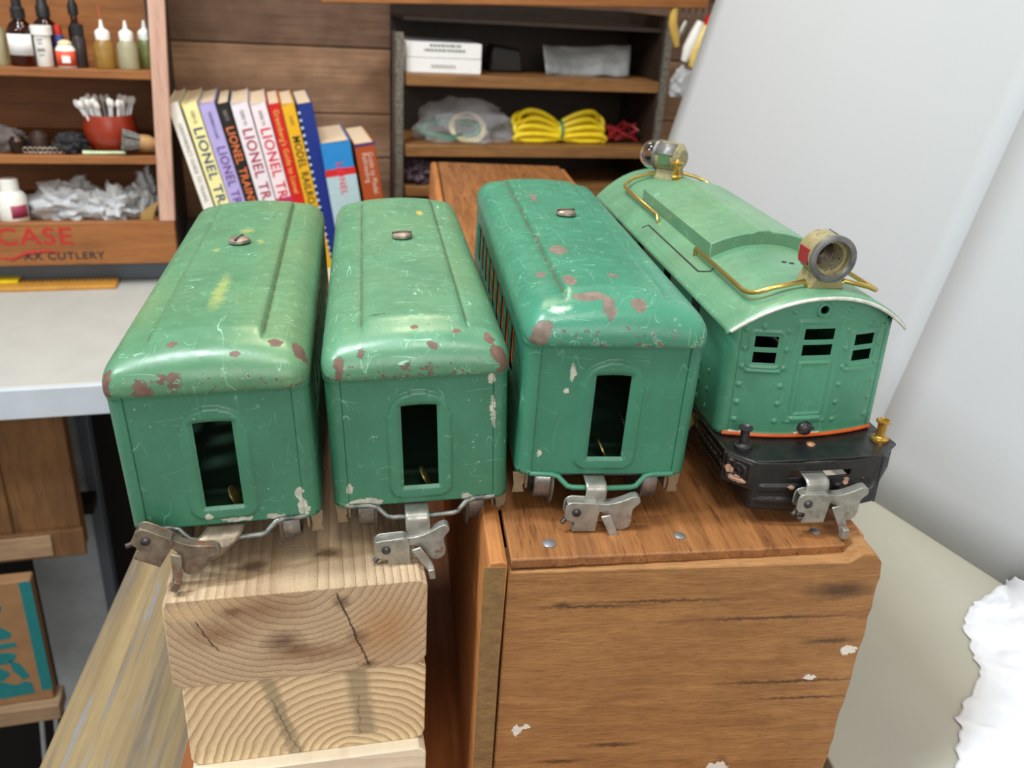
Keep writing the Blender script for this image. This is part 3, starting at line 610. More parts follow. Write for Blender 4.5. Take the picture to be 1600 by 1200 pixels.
def coil(cx, cy, cz, rx, rz, n, seed, rad, zt_=.25, tiltx=.3):
    rnd = random.Random(seed); pts = []
    for i in range(n*18+1):
        t = 2*pi*i/18; k = i/18; pts.append((cx+rx*cos(t)*(1+.12*sin(k*2.1+seed)), cy+rad*1.2*sin(k*1.7+seed)+sin(t)*rz*.7, max(rad, cz+rz*sin(t)*(tiltx+.15*sin(k*1.3))+.12*cos(k*3)+rz*.35)))
    return pts
pb = tag(empty('bag_of_wire', W(32.6, 12.3, -.88), ROT9), 'clear plastic bag with green and cream wire coils on the lower shelf', 'bag')
MB().tube(coil(-1.5, 0, .4, 3.6, 1.9, 3, 1, .2), .2, 8).build('green_coil', M['green_cord'], pb)
MB().tube(coil(.4, -.6, .7, 2.0, 2.0, 4, 2, .11, tiltx=.7), .11, 8).build('cream_coil', M['cream_cord'], pb)
b = MB(); nu, nv = 48, 24; vs = []
for i in range(nv+1):
    for j in range(nu):
        th = pi*i/nv; ph = 2*pi*j/nu; d = Vector((sin(th)*cos(ph), sin(th)*sin(ph), cos(th))); k = 1+.35*mnoise.noise(d*2.2+Vector((5, 0, 0)))+.2*abs(mnoise.noise(d*6))
        vs.append((d.x*5.6*k, d.y*3*k, max(.02, d.z*3.0*k+1.2)))
b.add(vs, [(i*nu+j, (i+1)*nu+j, (i+1)*nu+(j+1) % nu, i*nu+(j+1) % nu) for i in range(nv) for j in range(nu)])
b.build('clear_bag', film('clear_bag_film', (236, 238, 242), .2), pb, smooth=50)
yc = tag(empty('extension_cord', W(44.3, 11.2, -.88), ROT9), 'bundled bright yellow extension cord tied with green on the lower shelf', 'cord')
q = MB()
for k in range(7):
    a = .55+.32*k-.9; L = random.uniform(4.6, 6.2)
    # figure-eight bundle pinched in the middle
    pts = []
    for i in range(40):
        t = 2*pi*i/40; x = L*cos(t); y = (1.1+.25*k)*sin(t)*(abs(cos(t))**.8)*(1 if cos(t) > 0 else -1)
        pts.append((x, (k-3)*.25+y*.5, max(.3, 1.3+(k-3)*.22*(1+.6*abs(cos(t)))+y*(.9 if k % 2 else -.9)+.25*abs(cos(t)))))
    q.tube(pts, .3, 8, True)
q.build('cord_loops', M['yellow_cord'], yc)
MB().tube([(.1+.1*cos(t), 1.3*cos(t), 1.4+1.1*sin(t)) for t in lin_(0, 2*pi, 20)[:-1]], .16, 6, True).build('tie', M['green_cord'], yc)
rc = tag(empty('red_test_leads', W(52.3, 11.5, -.88), ROT9), 'tangle of dark red wires at the right end of the lower shelf', 'wire')
rnd = random.Random(4)
for k in range(5):
    p = [(rnd.uniform(-2.6, 2.6), rnd.uniform(-1.5, 1.5), rnd.uniform(.2, 2.6)) for _ in range(7)]
    pts = []
    for i in range(len(p)-1):
        for t in lin_(0, 1, 6)[:-1]:
            a, b_ = Vector(p[i]), Vector(p[i+1]); pts.append(a.lerp(b_, sstep(t, 0, 1))+Vector((0, 0, .15*sin(t*pi))))
    MB().tube(pts, .14, 6).build('wire', M['red_cord'] if k != 2 else M['rubber'], rc)
o = lump('dark_parts_pile', 26.8, 10.2, -5.55, 1.6, 1.4, 1.6, plain('dark_mixed_parts', (70, 56, 66), .6), 'small dark heap of mixed bits just left of the crate top', 'heap', .6, 1.6, 12)
# hanging tools right of the rack
rack = tag(empty('hook_rail', W(56.6, 8.6, 16.6), ROT9), 'rail of metal hooks beside the rack, tools hanging from it', 'hook rail')
MB().box(-.2, 9, .3, 1.2, -.9, .8).build('rail', plain('brown_rail', (110, 72, 56), .6), rack)
for k in range(7): MB().tube([(.6+k*.85, .3, -.4), (.6+k*.85, -.4, -.9), (.6+k*.85, -.5, -2.6)], .1, 6).build('hook', M['angle'], rack)
def hang(name, u, z, path, r, mat, label, cat):
    o = MB().tube(path, r, 10).build(name, mat, smooth=60); place(o, W(u, 8.0, z), ROT9); return tag(o, label, cat, 'tools hanging from the hook rail')
hang('curved_tool', 56.4, 16, [(0, 0, 0), (-.4, 0, -1.2), (-.35, 0, -2.8), (.2, 0, -4.2), (.5, 0, -5.2)], [.35, .5, .55, .5, .3], plain('tan_yellow_plastic', (206, 170, 84), .4), 'curved yellow plastic tool, leftmost tool on the hook rail', 'tool')
hang('white_brush', 59.0, 13.6, [(.6, 0, 0), (.1, 0, -1.4), (-.5, 0, -3.0), (-.9, 0, -4.4)], [.5, .7, .75, .4], M['white'], 'white plastic tool hanging left of the yellow ribbed one', 'tool')
hang('ribbed_tool', 59.7, 13.2, [(.6, -.3, 0), (.2, -.3, -1.4), (-.3, -.3, -3.0), (-.5, -.3, -4.6)], [.5, .8, .95, .5], plain('pale_yellow_plastic', (222, 196, 110), .4), 'pale yellow ribbed plastic tool hanging beside the white one', 'tool')
hang('red_pliers', 60.5, 14.6, [(.8, -.2, 0), (.2, -.2, -.8), (-.2, -.2, -2.2), (-.2, -.2, -4.0)], [.5, .7, .55, .3], plain('bright_red_grip', (190, 24, 28), .3), 'bright red plier grip hanging at the edge of the white board', 'tool')
hang('silver_clip', 57.4, 13.6, [(.3, 0, 0), (-.1, 0, -.9), (-.5, 0, -1.8)], [.25, .35, .2], M['nickel'], 'silver metal clip hanging right of the curved yellow tool', 'tool')
o = lump('parts_bag', 58.3, 8.2, 5.2, 1.5, .8, 1.9, film('bag_film', (206, 210, 216), .6), 'small clear parts bag hanging below the ribbed tool', 'bag', .4, 1.2, 2)
MB().tube([(2.0, -.2, -9.0), (1.9, -.1, -6.0), (1.5, 0, -3.2)], .06, 6).build('hanging_cord', M['angle'], rack)

# ------------------------------------------------------------------ white boards on the right
def quadboard(name, P0, P1, P2, P3, n=(20, 20), amp=0, mat=None, solid=.12):
    P = [Vector(p) for p in (P0, P1, P2, P3)]
    nrm = (P[1]-P[0]).cross(P[3]-P[0]).normalized()
    def f(a, c):
        p = P[0].lerp(P[1], a).lerp(P[3].lerp(P[2], a), c)
        return p+nrm*(amp*mnoise.noise(p*.05))
    return MB().grid(lin_(0, 1, n[0]), lin_(0, 1, n[1]), f).build(name, mat or M['board'], solid=solid, off=-1, flip=True)
sl = .19
def LX(z): return 24.26+.218*(z-4.64)
def CX(z): return 30.5+.182*(z+.8)
zl, zh = -11.35, 48
o = quadboard('backdrop_board', (LX(zl), 80, zl), (CX(zl), 45, zl), (CX(zh), 45, zh), (LX(zh), 80, zh), amp=.0)
tag(o, 'large white backdrop board whose straight edge rises behind the locomotive', 'board')
o = quadboard('backdrop_panel', (CX(zl), 44.98, zl), (46+.18*zl, 4, zl), (46+.18*zh, 4, zh), (CX(zh), 44.98, zh), amp=.0)
tag(o, 'white backdrop panel filling the right edge, right of the faint upright crease', 'board')

ct = tag(empty('side_counter', (17.4, 6, -11.4)), 'pale beige counter top at the right of the crate, white panels standing on it', 'counter')
MB().box(0, 48, 0, 76, -1.6, 0).build('counter_top', plain('beige_laminate', (170, 169, 158), .55, var=.03, nscale=.2), ct, bevel=.08)
for x, y in ((2, 8), (44, 8), (2, 72), (44, 72)): MB().box(x-1.5, x+1.5, y-1.5, y+1.5, -78.5, -1.6).build('leg', M['slat'], ct)

# ------------------------------------------------------------------ timber stand, bench planks
wp = tag(empty('bench_plank', (-14.25, 14, -16.9), (0, 0, R(.6))), 'weathered yellowish-grey plank running back at the lower left', 'plank')
MB().box(0, 14, 0, 48, 0, 3.9).build('plank_board', M['weathered'], wp, bevel=.25)
for y in (4, 42): MB().box(6, 10, y, y+4, -73, 0).build('support_post', M['weathered'], wp)
o = MB().box(-8.5, 17.2, 14, 91, -12.95, -12.0).build('base_board', M['brownboard'], bevel=.1); tag(o, 'brown stained board lying under the timber stack and the crate', 'board')
def lumber(name, x, y, z, wd, th, L, mat, label, jag=0):
    b = MB(); c = .35; out = [(c, 0), (wd-c, 0), (wd-.1, .1), (wd, c), (wd, th-c*.6), (wd-.12, th-.1), (wd-c*.7, th), (c*.4, th), (.08, th-.08), (0, th-c*.6), (0, c), (.1, .1)]
    out = [(a, c2-th) for a, c2 in out]
    b.prism(out, 0, L, lambda a, c2, d: (a, d, c2)); o = b.build(name, mat, bevel=.05)
    place(o, (x, y, z), (0, 0, R(5.97))); return tag(o, label, 'timber', 'stacked timber offcuts')
lumber('timber_block', -7.30, 22.52, -1.33, 8.25, 3.54, 34, M['lumber1'], 'rough-sawn timber block with dark knots, topmost of the stack')
lumber('timber_block', -7.05, 22.62, -1.33-3.56, 8.0, 3.54, 34, M['lumber2'], 'planed timber block with arched growth rings, second in the stack')
lumber('timber_block', -7.0, 22.15, -1.33-7.10, 8.0, 3.58, 34, M['lumber3'], 'pale timber block at the bottom of the stack')

# crate
cr = tag(empty('wooden_crate', (0, 0, -12)), 'long orange-brown wooden crate under the two right-hand vehicles', 'crate')
# end panel with a worn, rounded right corner
out = [(3.42, 11.55), (14.9, 11.68), (15.35, 12.0), (15.8, 11.98), (16.1, 11.6), (16.2, 11.0)]
for i in range(24): z = 10.6-i*.44; out.append((16.2+.05*random.uniform(-1, 1)-.002*i, z))
out += [(16.15, 0), (3.35, 0)]
MB().prism(out, 22.5, 23.9, lambda a, c, d: (a, d, c)).build('end_panel', M['crate_end'], cr, bevel=.07)
bpy.data.objects['end_panel'].data.transform(Matrix.Translation((0, 0, -12*S))); bpy.data.objects['end_panel'].location.z = 12*S
sp = MB(); sp.prism([(0, 0), (.62, 0), (.66, 11.9), (.5, 12.0), (.1, 11.95), (0, 11.7)], 0, 65.3, lambda a, c, d: (2.72+a-.15*(12-c)/12, 22.45+d, c)); sp.build('side_panel', M['crate_side'], cr, bevel=.05)
sp = MB(); sp.box(2.62, 3.3, 22.42, 22.46, 0, 11.8); sp.build('plank_end_grain', M['crate_grey'], cr)
MB().box(15.5, 16.15, 23.9, 87.8, 0, 11.75).build('side_panel', M['crate_side'], cr, bevel=.08)
MB().box(3.4, 16.1, 86.5, 87.8, 0, 11.5).build('end_panel', M['crate_side'], cr, bevel=.1)
q = MB(); xs = lin_(3.48, 14.95, 40); outl = [(x, 22.55+.05*mnoise.noise(Vector((x*2, 0, 0)))+.04*(x-3.5)) for x in xs]+[(15.55, 24.2), (15.6, 87.9), (3.48, 87.9)]
q.prism(outl, 11.62, 12.0, lambda a, c, d: (a, c, d)); q.build('lid_board', M['lid'], cr, bevel=.06)
for x, y, rr in ((4.83, 23.36, .23), (9.34, 23.67, .2), (14.2, 23.8, .18)):
    MB().lathe([(rr, 0), (rr, .05), (rr*.7, .09), (0, .1)], 14, Matrix.Translation((x, y, 11.98))).build('nail', M['nail'], cr)

# ------------------------------------------------------------------ train cars
Wb, Hb, Wr, Lr = 5.774, 4.9, 5.98, 19.2
def roof_mesh():
    b = MB(); a = Wr/2; y0, y1 = -.32, Lr; rx, ry = .85, 1.45; pw = 3.6
    def E(q): return (max(0, 1-q**2.3))**(1/2.3)
    def hz(x, y, q):
        e = E(q); z = Hb+(.80+.36*(1-(x/a)**2))*e
        s1 = sstep(a-abs(x), 1.31, 1.43); dy = min(y-y0, y1-y); s2 = sstep(dy, .95, 1.75)
        return z+.15*s1*s2-.03*math.exp(-((abs(x)-1.70)/.05)**2)*sstep(dy, .95, 1.5)
    def wear(x, y, q):
        k = max(0, 1-abs(abs(x)-1.62)/.16)*.75 if min(y-y0, y1-y) > 1.2 else 0
        return max(k, sstep(q, .8, 1)*.62)
    xi = sorted(set([-(a-rx), a-rx]+[s*k for s in (-1, 1) for k in (1.56, 1.60, 1.64, 1.68, 1.72, 1.76, 1.95)]+lin_(-1.4, 1.4, 10)))
    yi = sorted(set(lin_(y0+ry, y0+ry+1.4, 12)+lin_(y0+ry+1.4, y1-ry-1.4, 40)+lin_(y1-ry-1.4, y1-ry, 12)))
    qs = [1, .995, .98, .95, .9, .84, .77, .69, .6, .5, .4, .3, .2, .1, .0]
    loop = []   # (kind, ...) outline positions as functions of q
    nc = 10
    def corner(sx, sy, th, q): return q*cos(th)**(2/pw), q*sin(th)**(2/pw)
    def pts(q):
        out = []
        cx, yA, yB = a-rx, y0+ry, y1-ry
        for x in xi: out.append((x, yA-ry*q))
        for i in range(1, nc):
            th = pi/2*(1-i/nc); ex, ey = corner(1, 1, th, q); out.append((cx+rx*ex, yA-ry*ey))
        for y in yi: out.append((cx+rx*q, y))
        for i in range(1, nc):
            th = pi/2*(i/nc); ex, ey = corner(1, 1, th, q); out.append((cx+rx*ex, yB+ry*ey))
        for x in reversed(xi): out.append((x, yB+ry*q))
        for i in range(1, nc):
            th = pi/2*(1-i/nc); ex, ey = corner(1, 1, th, q); out.append((-cx-rx*ex, yB+ry*ey))
        for y in reversed(yi): out.append((-cx-rx*q, y))
        for i in range(1, nc):
            th = pi/2*(i/nc); ex, ey = corner(1, 1, th, q); out.append((-cx-rx*ex, yA-ry*ey))
        return out
    rows = [pts(q) for q in qs]; n = len(rows[0]); vs = []; fs = []; ws = []
    # hem below the rim
    rim = rows[0]
    for k, (ins, dz) in enumerate(((.14, -.13), (.03, -.15), (0, -.10))):
        for x, y in rim:
            vs.append((x*(1-ins/a), y0+ins+(y-y0)*(1-2*ins/(y1-y0)), Hb+dz)); ws.append(.9)
    for q, row in zip(qs, rows):
        for x, y in row: vs.append((x, y, hz(x, y, q))); ws.append(wear(x, y, q))
    R_ = len(qs)+3
    for i in range(R_-1):
        for j in range(n): fs.append((i*n+j, i*n+(j+1) % n, (i+1)*n+(j+1) % n, (i+1)*n+j))
    k = b.add(vs, fs)
    for i, wv in enumerate(ws): b.w[k+i] = wv
    b.grid(xi, yi, lambda x, y: (x, y, hz(x, y, 0)), wfn=lambda x, y: wear(x, y, 0))
    b.c = lambda v: (max(0, 1-abs(abs(v[0])-1.68)/.07) if y0+1.5 < v[1] < y1-1.5 else 0)
    return b
def ysides():
    return [(2.7+1.62*i, 2.7+1.62*i+1.05) for i in range(9)]
def car_side_mesh(windows=True):
    """side sheets + rear + wrapped corners, one strip round the car"""
    b = MB(); rc_ = .42; hw = Wb/2; Lb = 18.9
    def f(s, z):
        bead = .05*math.exp(-((z-4.66)/.09)**2)
        # s: 0..: front-left seam -> left side -> rear -> right side -> front-right seam
        segs = [('f', hw-rc_-2.42), ('c', rc_*pi/2), ('s', Lb-2*rc_), ('c', rc_*pi/2), ('r', 2*(hw-rc_)), ('c', rc_*pi/2), ('s2', Lb-2*rc_), ('c', rc_*pi/2), ('f2', hw-rc_-2.42)]
        for i, (k, L) in enumerate(segs):
            if s <= L+1e-9 or i == len(segs)-1: break
            s -= L
        if i == 0: p = Vector((-2.42-s, -.03, 0)); n_ = Vector((0, -1, 0))
        elif i == 1: a = s/rc_; n_ = Vector((-sin(a), -cos(a), 0)); p = Vector((-(hw-rc_), rc_-.03, 0))+n_*rc_
        elif i == 2: n_ = Vector((-1, 0, 0)); p = Vector((-hw, rc_-.03+s, 0))
        elif i == 3: a = s/rc_; n_ = Vector((-cos(a), sin(a), 0)); p = Vector((-(hw-rc_), Lb-rc_, 0))+n_*rc_
        elif i == 4: n_ = Vector((0, 1, 0)); p = Vector((-(hw-rc_)+s, Lb, 0))
        elif i == 5: a = s/rc_; n_ = Vector((sin(a), cos(a), 0)); p = Vector((hw-rc_, Lb-rc_, 0))+n_*rc_
        elif i == 6: n_ = Vector((1, 0, 0)); p = Vector((hw, Lb-rc_-s, 0))
        elif i == 7: a = s/rc_; n_ = Vector((cos(a), -sin(a), 0)); p = Vector((hw-rc_, rc_-.03, 0))+n_*rc_
        else: n_ = Vector((0, -1, 0)); p = Vector((hw-rc_-s, -.03, 0))
        if i in (2, 6): bead += .03*math.exp(-((z-2.05)/.07)**2)
        p = p+n_*bead; return (p.x, p.y, z)
    e = hw-rc_-2.42; c = rc_*pi/2; o1 = e+c; Ls = Lb-2*rc_; o2 = o1+Ls+c; o3 = o2+2*(hw-rc_)+c; tot = o3+Ls+c+e
    ss = set([0, e, tot]); holes = []
    for k in range(9): ss.add(e+c*k/8); ss.add(o1+Ls+c*k/8); ss.add(o2+2*(hw-rc_)+c*k/8); ss.add(o3+Ls+c*k/8)
    for y0_, y1_ in ysides():
        a0, a1 = y0_-rc_, y1_-rc_
        holes.append((o1+a0, o1+a1)); holes.append((o3+Ls-a1, o3+Ls-a0))
    for h in holes: ss.add(h[0]); ss.add(h[1])
    dz = [(.55, 1.35)]
    ss |= {o2+(hw-rc_)-.575, o2+(hw-rc_)+.575}
    zs = sorted(set([0, .1, .69, 1.2, 1.9, 1.98, 2.05, 2.12, 2.2, 2.35, 3.3, 3.59, 4.0, 4.3]+lin_(4.42, 4.82, 6)+[Hb]))
    def keep(s, z):
        if 2.35 < z < 4.0 and any(h[0] < s < h[1] for h in holes): return False
        if .69 < z < 3.59 and abs(s-(o2+hw-rc_)) < .575: return False
        return True
    b.grid(sorted(ss), zs, f, keep); return b
def end_panel_mesh(hw_=2.42, ww=.575, z0=.69, z1=3.55):
    b = MB(); us = sorted(set([-hw_, hw_, -ww, ww]+[round(x, 3) for x in lin_(-hw_, hw_, 96)])); vs = sorted(set([0.0, z0, z1, Hb]+[round(x, 3) for x in lin_(0, Hb, 98)]))
    def f(x, z):
        # distance to the opening
        dx = abs(x)-ww; dz = max(z0-z, z-z1); d = sqrt(max(dx, 0)**2+max(dz, 0)**2) if (dx > 0 or dz > 0) else max(dx, dz)
        # rounded top: radius shrinks the top corners of the frame
        h = .11*(1-sstep(d, .40, .50))-.07*(1-sstep(d, .03, .12))
        if z > z1-.2 and dx > -.3:
            dd = sqrt(max(dx+.25, 0)**2+max(z-z1+.25, 0)**2)-.25; h = .11*(1-sstep(dd, .34, .44))-.07*(1-sstep(d, .03, .12))
        h = max(h, -.05); h += .05*math.exp(-((z-4.66)/.09)**2)
        arch = .13*(1-min(1, abs(x)/1.1)**2)*sstep(z, z1-.5, z1)*(1-sstep(z, z1+.6, 4.4))
        return (x, -h-.012*sin(x*1.3+z)*0, z+arch)
    b.grid(us, vs, f, lambda x, z: not (abs(x) < ww and z0 < z < z1)); return b
RM, SM_, EM = roof_mesh(), car_side_mesh(), end_panel_mesh()
PLATE = [(-1.2, -.2), (-1.17, -.06), (-1.08, .02), (-.95, .06), (-.25, .02), (-.1, -.03), (-.03, -.14), (-.03, -.3), (-.1, -1.08), (-.93, -1.05), (-.83, -.78), (-.86, -.70), (-1.12, -.62), (-1.2, -.5)]
LATCH = [(-.75, -.02), (-.5, .03), (-.1, -.05), (.2, -.07), (.5, -.04), (.85, .06), (1.15, .19), (1.34, .22), (1.46, .16), (1.51, .02), (1.46, -.08), (1.36, -.16), (1.25, -.28), (1.24, -.5), (1.26, -.75), (1.2, -.95), (1.05, -1.06), (.85, -1.1), (.68, -1.04), (.55, -.9), (.48, -.65), (.3, -.48), (.05, -.38), (-.7, -.3)]
def coupler(parent, mat, strap, T=(0, 0, 0), ang=0):
    """strap: rows of (xl, xr, y, zl, zr); the latch head is turned by ang about y and moved to T"""
    Mx = Matrix.Translation(T) @ Matrix.Rotation(R(ang), 4, 'Y')
    def X(mb): mb.v = [tuple(Mx @ Vector(v)) for v in mb.v]; return mb
    b2 = MB(); b2.grid([0, .5, 1], list(range(len(strap))), lambda t, i: (strap[int(i)][0]*(1-t)+strap[int(i)][1]*t, strap[int(i)][2], strap[int(i)][3]*(1-t)+strap[int(i)][4]*t))
    c = b2.build('coupler', mat, parent, solid=.07, off=0)
    k = c.modifiers.new('subd', 'SUBSURF'); k.levels = 2; k.render_levels = 2; c.modifiers.move(1, 0)
    p = MB(); p.prism(PLATE, -.10, -.02, lambda a, c2, d: (a, d, c2)); p.prism(PLATE, .24, .30, lambda a, c2, d: (a, d+.0, c2+.06)); p.box(-1.15, -.15, -.08, .28, -.02, .04)
    p.box(-.9, -.12, -.08, .28, -1.09, -1.04)
    X(p).build('coupler_plate', mat, c, bevel=.02)
    l = MB(); l.prism([(a*.9, c2) for a, c2 in LATCH], .0, .08, lambda a, c2, d: (a, d, c2))
    top = LATCH[:10]
    l.grid(list(range(len(top))), [0, .30], lambda i, d: (top[int(i)][0]*.9, .02+d, top[int(i)][1]+.03*d))
    X(l).build('latch', mat, c, bevel=.02)
    t = MB(); t.prism([(.0, -.42), (.32, -.36), (.62, -1.0), (.68, -1.34), (.46, -1.4), (.34, -1.1)], -.22, -.14, lambda a, c2, d: (a, d-.12*(-c2-.4), c2)); t.box(.44, .66, -.52, -.26, -1.5, -1.12); X(t).build('hook', mat, c, bevel=.03)
    rv = MB(); rv.lathe([(.15, 0), (.15, .04), (.09, .09), (0, .1)], 14, Matrix.Translation((-.82, -.10, -.32)) @ Matrix.Rotation(R(90), 4, 'X')); rv.tube([(-1.28, -.05, -.75), (-1.05, .1, -.60)], .08, 8); X(rv).build('rivet', M['darkscrew'], c)
    return c
def flanged_wheel(mb, x, y, z, r, side):
    prof = [(0, -.06), (.25, -.06), (.3, -.02), (r*.72, -.02), (r*.8, .06), (r*1.0, .06), (r*1.0, -.02)]
    # axis along x; flange towards the inner side
    P = [(0.0, .5), (.3, .5), (.34, .44), (r*.7, .38), (r*.78, .54), (r*.88, .54), (r*.92, .48), (r*.95, .02), (r*1.16, -.02), (r*1.2, -.06), (r*1.16, -.1), (.5, -.1), (0, -.1)]
    Mx = Matrix.Translation((x, y, z)) @ Matrix.Rotation(R(90)*side, 4, 'Y')
    mb.lathe(P, 32, Mx, cap=False)
def train_car(k, pos, rot, label, roofm, bodym, wirem, coupm, strap, T, ang):
    root = tag(empty('train_car', pos, rot), label, 'toy train car', 'green toy passenger cars')
    o = SM_.build('body', bodym, root, solid=.06, off=0, smooth=40)
    o2 = EM.build('end_panel', bodym, root, solid=.04, off=0, smooth=60); o2.parent = o
    rf = RM.build('roof', roofm, root, smooth=50)
    sc = MB(); Ms = Matrix.Translation((0, 10.4, 6.14)); sc.lathe([(.2, -.05), (.2, .10), (.40, .11), (.43, .15), (.42, .24), (.34, .29), (.05, .31), (0, .31)], 24, Ms)
    s_ = sc.build('roof_screw', M['screw'], rf)
    a = R({'A': 75, 'B': 3, 'C': 20}[k]); q = MB().box(-.40, .40, -.04, .04, .22, .325, Ms @ Matrix.Rotation(a, 4, 'Z')); q.build('screw_slot', M['darkscrew'], s_)
    fp = MB(); fp.box(-2.82, 2.82, .05, 18.8, .05, .12); fp.box(-2.6, 2.6, 1.6, 1.75, .12, .3); fp.build('floor_plate', M['inside'], o)
    fw_ = MB(); fw_.lathe([(.0, 0), (.38, 0), (.38, .06), (0, .06)], 18, Matrix.Translation((.15, .9, .42)) @ Matrix.Rotation(R(64), 4, 'Y')); fw_.build('inner_washer', M['oldbrass'], o)
    for sx in (-1, 1):
        wi = MB(); ys_ = ysides(); us = sorted(set([1.9, 17.6]+[v for y0_, y1_ in ys_ for v in (y0_+.16, y1_-.16)])); zz = [2.2, 2.62, 3.86, 4.1]
        wi.grid(us, zz, lambda y, z: (sx*(Wb/2-.07), y, z), lambda y, z: not (2.62 < z < 3.86 and any(a_+.16 < y < b_-.16 for a_, b_ in ys_)))
        wi.build('window_strip', M['orange'], o, solid=.03)
    # stamped end rail with the dropped loop
    rl = MB(); rl.tube([(-2.45, -.03, .03), (-1.75, -.05, .01), (-1.5, -.09, -.04), (-1.33, -.16, -.2), (-1.18, -.24, -.33), (-1.0, -.28, -.36), (0, -.33, -.37), (1.0, -.28, -.36), (1.18, -.24, -.33), (1.33, -.16, -.2), (1.5, -.09, -.04), (1.75, -.05, .01), (2.45, -.03, .03)], .095, 10)
    rl.build('end_rail', wirem, root, smooth=60)
    tz = {'A': 0, 'B': 0, 'C': -.09}[k]
    for ty in (2.45, 16.3):
        t = MB(); t.box(-2.45, 2.45, ty-1.3, ty+1.3, -.16, -.04)
        for sx in (-1, 1):
            t.box(sx*2.45-.05, sx*2.45+.05, ty-2.0, ty+2.0, -.75, -.1)
        tr = t.build('truck', M['tarnish'], root, bevel=.02); tr.location.z = tz*S
        for sx in (-1, 1):
            for yy in (ty-1.95, ty+1.95): MB().prism([(-.21, -.12), (.21, -.12), (.2, -.55), (.15, -.62), (.22, -.9), (-.2, -.92), (-.15, -.6)], -.05, .05, lambda a, c2, d: (sx*2.72+a, yy+d, c2)).build('journal_tab', M['journal'], tr, bevel=.02)
        for yy in (ty-1.25, ty+1.25):
            MB().tube([(-2.4, yy, -.62), (2.4, yy, -.62)], .1, 8).build('axle', M['darkscrew'], tr)
            for sx in (-1, 1):
                wv = MB(); flanged_wheel(wv, sx*1.62, yy, -.62, .86, sx); wv.build('wheel', M['wheel'], tr, smooth=40)
    coupler(root, coupm, strap, T, ang)
    return root
CA = train_car('A', (-5.4646, 24.229, .42), (0, -R(3.08), R(3.14)), 'green toy passenger car with a yellowish worn roof, leftmost, coupler hanging askew', M['paintA'], M['bodyA'], M['wire'], M['tarnish'], [(-.4, .6, .9, -.06, -.06), (-.6, .55, .0, -.08, -.08), (-.8, .45, -.42, -.14, -.18), (-1.05, .15, -.68, -.26, -.46), (-1.4, -.35, -.66, -.5, -.9), (-1.5, -.6, -.62, -.6, -1.0)], (-1.42, -.86, .1), 29)
CB = train_car('B', (.719, 25.1635, .546), (0, -R(2.65), R(2.38)), 'green toy passenger car with a bare strip on its front roof rim, second from left', M['paintB'], M['bodyB'], M['wire'], M['nickel'], [(-.6, .2, .9, -.06, -.06), (-.6, .2, -.3, -.1, -.1), (-.6, .2, -.6, -.16, -.16), (-.6, .2, -.66, -.34, -.34), (-.6, .2, -.62, -1.0, -1.0)], (-.5, -.84, -.80), -6)
CC = train_car('C', (6.7027, 24.8667, 1.7525), (0, R(.7), R(.34)), 'bluish-green toy passenger car with grey chips along its roof, beside the locomotive', M['paintC'], M['bodyC'], M['bodyC'], M['nickel'], [(-.6, .1, .9, -.06, -.06), (-.6, .1, -.3, -.1, -.1), (-.6, .1, -.55, -.16, -.16), (-.6, .1, -.62, -.32, -.32), (-.6, .1, -.58, -.9, -.9)], (-.1, -.80, -.64), 0)

# ------------------------------------------------------------------ locomotive
LW, LH, LL, LAR, BOW = 5.995, 4.15, 18.9, 1.22, .54
loc = tag(empty('toy_locomotive', (14.105, 26.57, 2.547), (0, -R(1.9), R(1.5))), 'light green toy electric locomotive on a black frame, rightmost, brass rails on its roof', 'toy locomotive')
lb = MB(); rcn = .4; hw = LW/2
# plain side sheets with rivets
def lside(s, z):
    Ls = LL-2*rcn; c = rcn*pi/2
    if s < c: a = s/rcn; return (-(hw-rcn)-rcn*sin(a), rcn-rcn*cos(a)-BOW*(1-((hw-rcn)/hw)**2)*(1-s/c), z)
    s -= c
    return (-hw, rcn+s, z)
for sx in (-1, 1):
    c = rcn*pi/2; ss = sorted(set(lin_(0, c, 6)+[c+2.4, c+3.4, c+6, c+7, c+10, c+11, c+14, c+15, c+LL-2*rcn]))
    wn = [(c+2.4, c+3.4), (c+6, c+7), (c+10, c+11), (c+14, c+15)]
    lb.grid(ss, [0, .15, 2.8, 3.9, LH+.1], lambda s, z: (lside(s, z)[0]*-sx if sx > 0 else lside(s, z)[0], lside(s, z)[1], z), lambda s, z: not (2.8 < z < 3.9 and any(a_ < s < b_ for a_, b_ in wn)))
    for yy in [1.2+.9*i for i in range(20)]:
        for zz in (.5, 1.2, 1.9): lb.sphere((sx*hw, yy, zz), .07, 6, 4)
lbody = lb.build('body', M['locobody'], loc, solid=.05, off=0, smooth=40)
RIV = []
for x in (-2.45, -1.08, 1.08, 2.45):
    for i in range(6): RIV.append((x, .62+.68*i))
RIV += [(-.98, 4.72), (.98, 4.72), (-1.9, 4.15), (1.95, 4.15)]
WIN = [(-2.14, -1.38, 2.82, 3.22), (-2.14, -1.38, 3.40, 3.80), (1.38, 2.14, 2.82, 3.22), (1.38, 2.14, 3.40, 3.80), (-.53, .53, 3.12, 3.52), (-.53, .53, 3.70, 4.10)]
xs = sorted(set([round(x, 3) for x in lin_(-(hw-rcn), hw-rcn, 130)]+[v for w_ in WIN for v in w_[:2]]+lin_(-.19, .19, 18))); zz0 = sorted(set([round(z, 3) for z in lin_(0, LH, 104)]+[v for w_ in WIN for v in w_[2:]]+lin_(LH, LH+LAR+.05, 26)+lin_(4.59, 4.97, 18)))
def rectd(x, z, x0, x1, z0, z1): dx = max(x0-x, x-x1); dz = max(z0-z, z-z1); return sqrt(max(dx, 0)**2+max(dz, 0)**2) if max(dx, dz) > 0 else max(dx, dz)
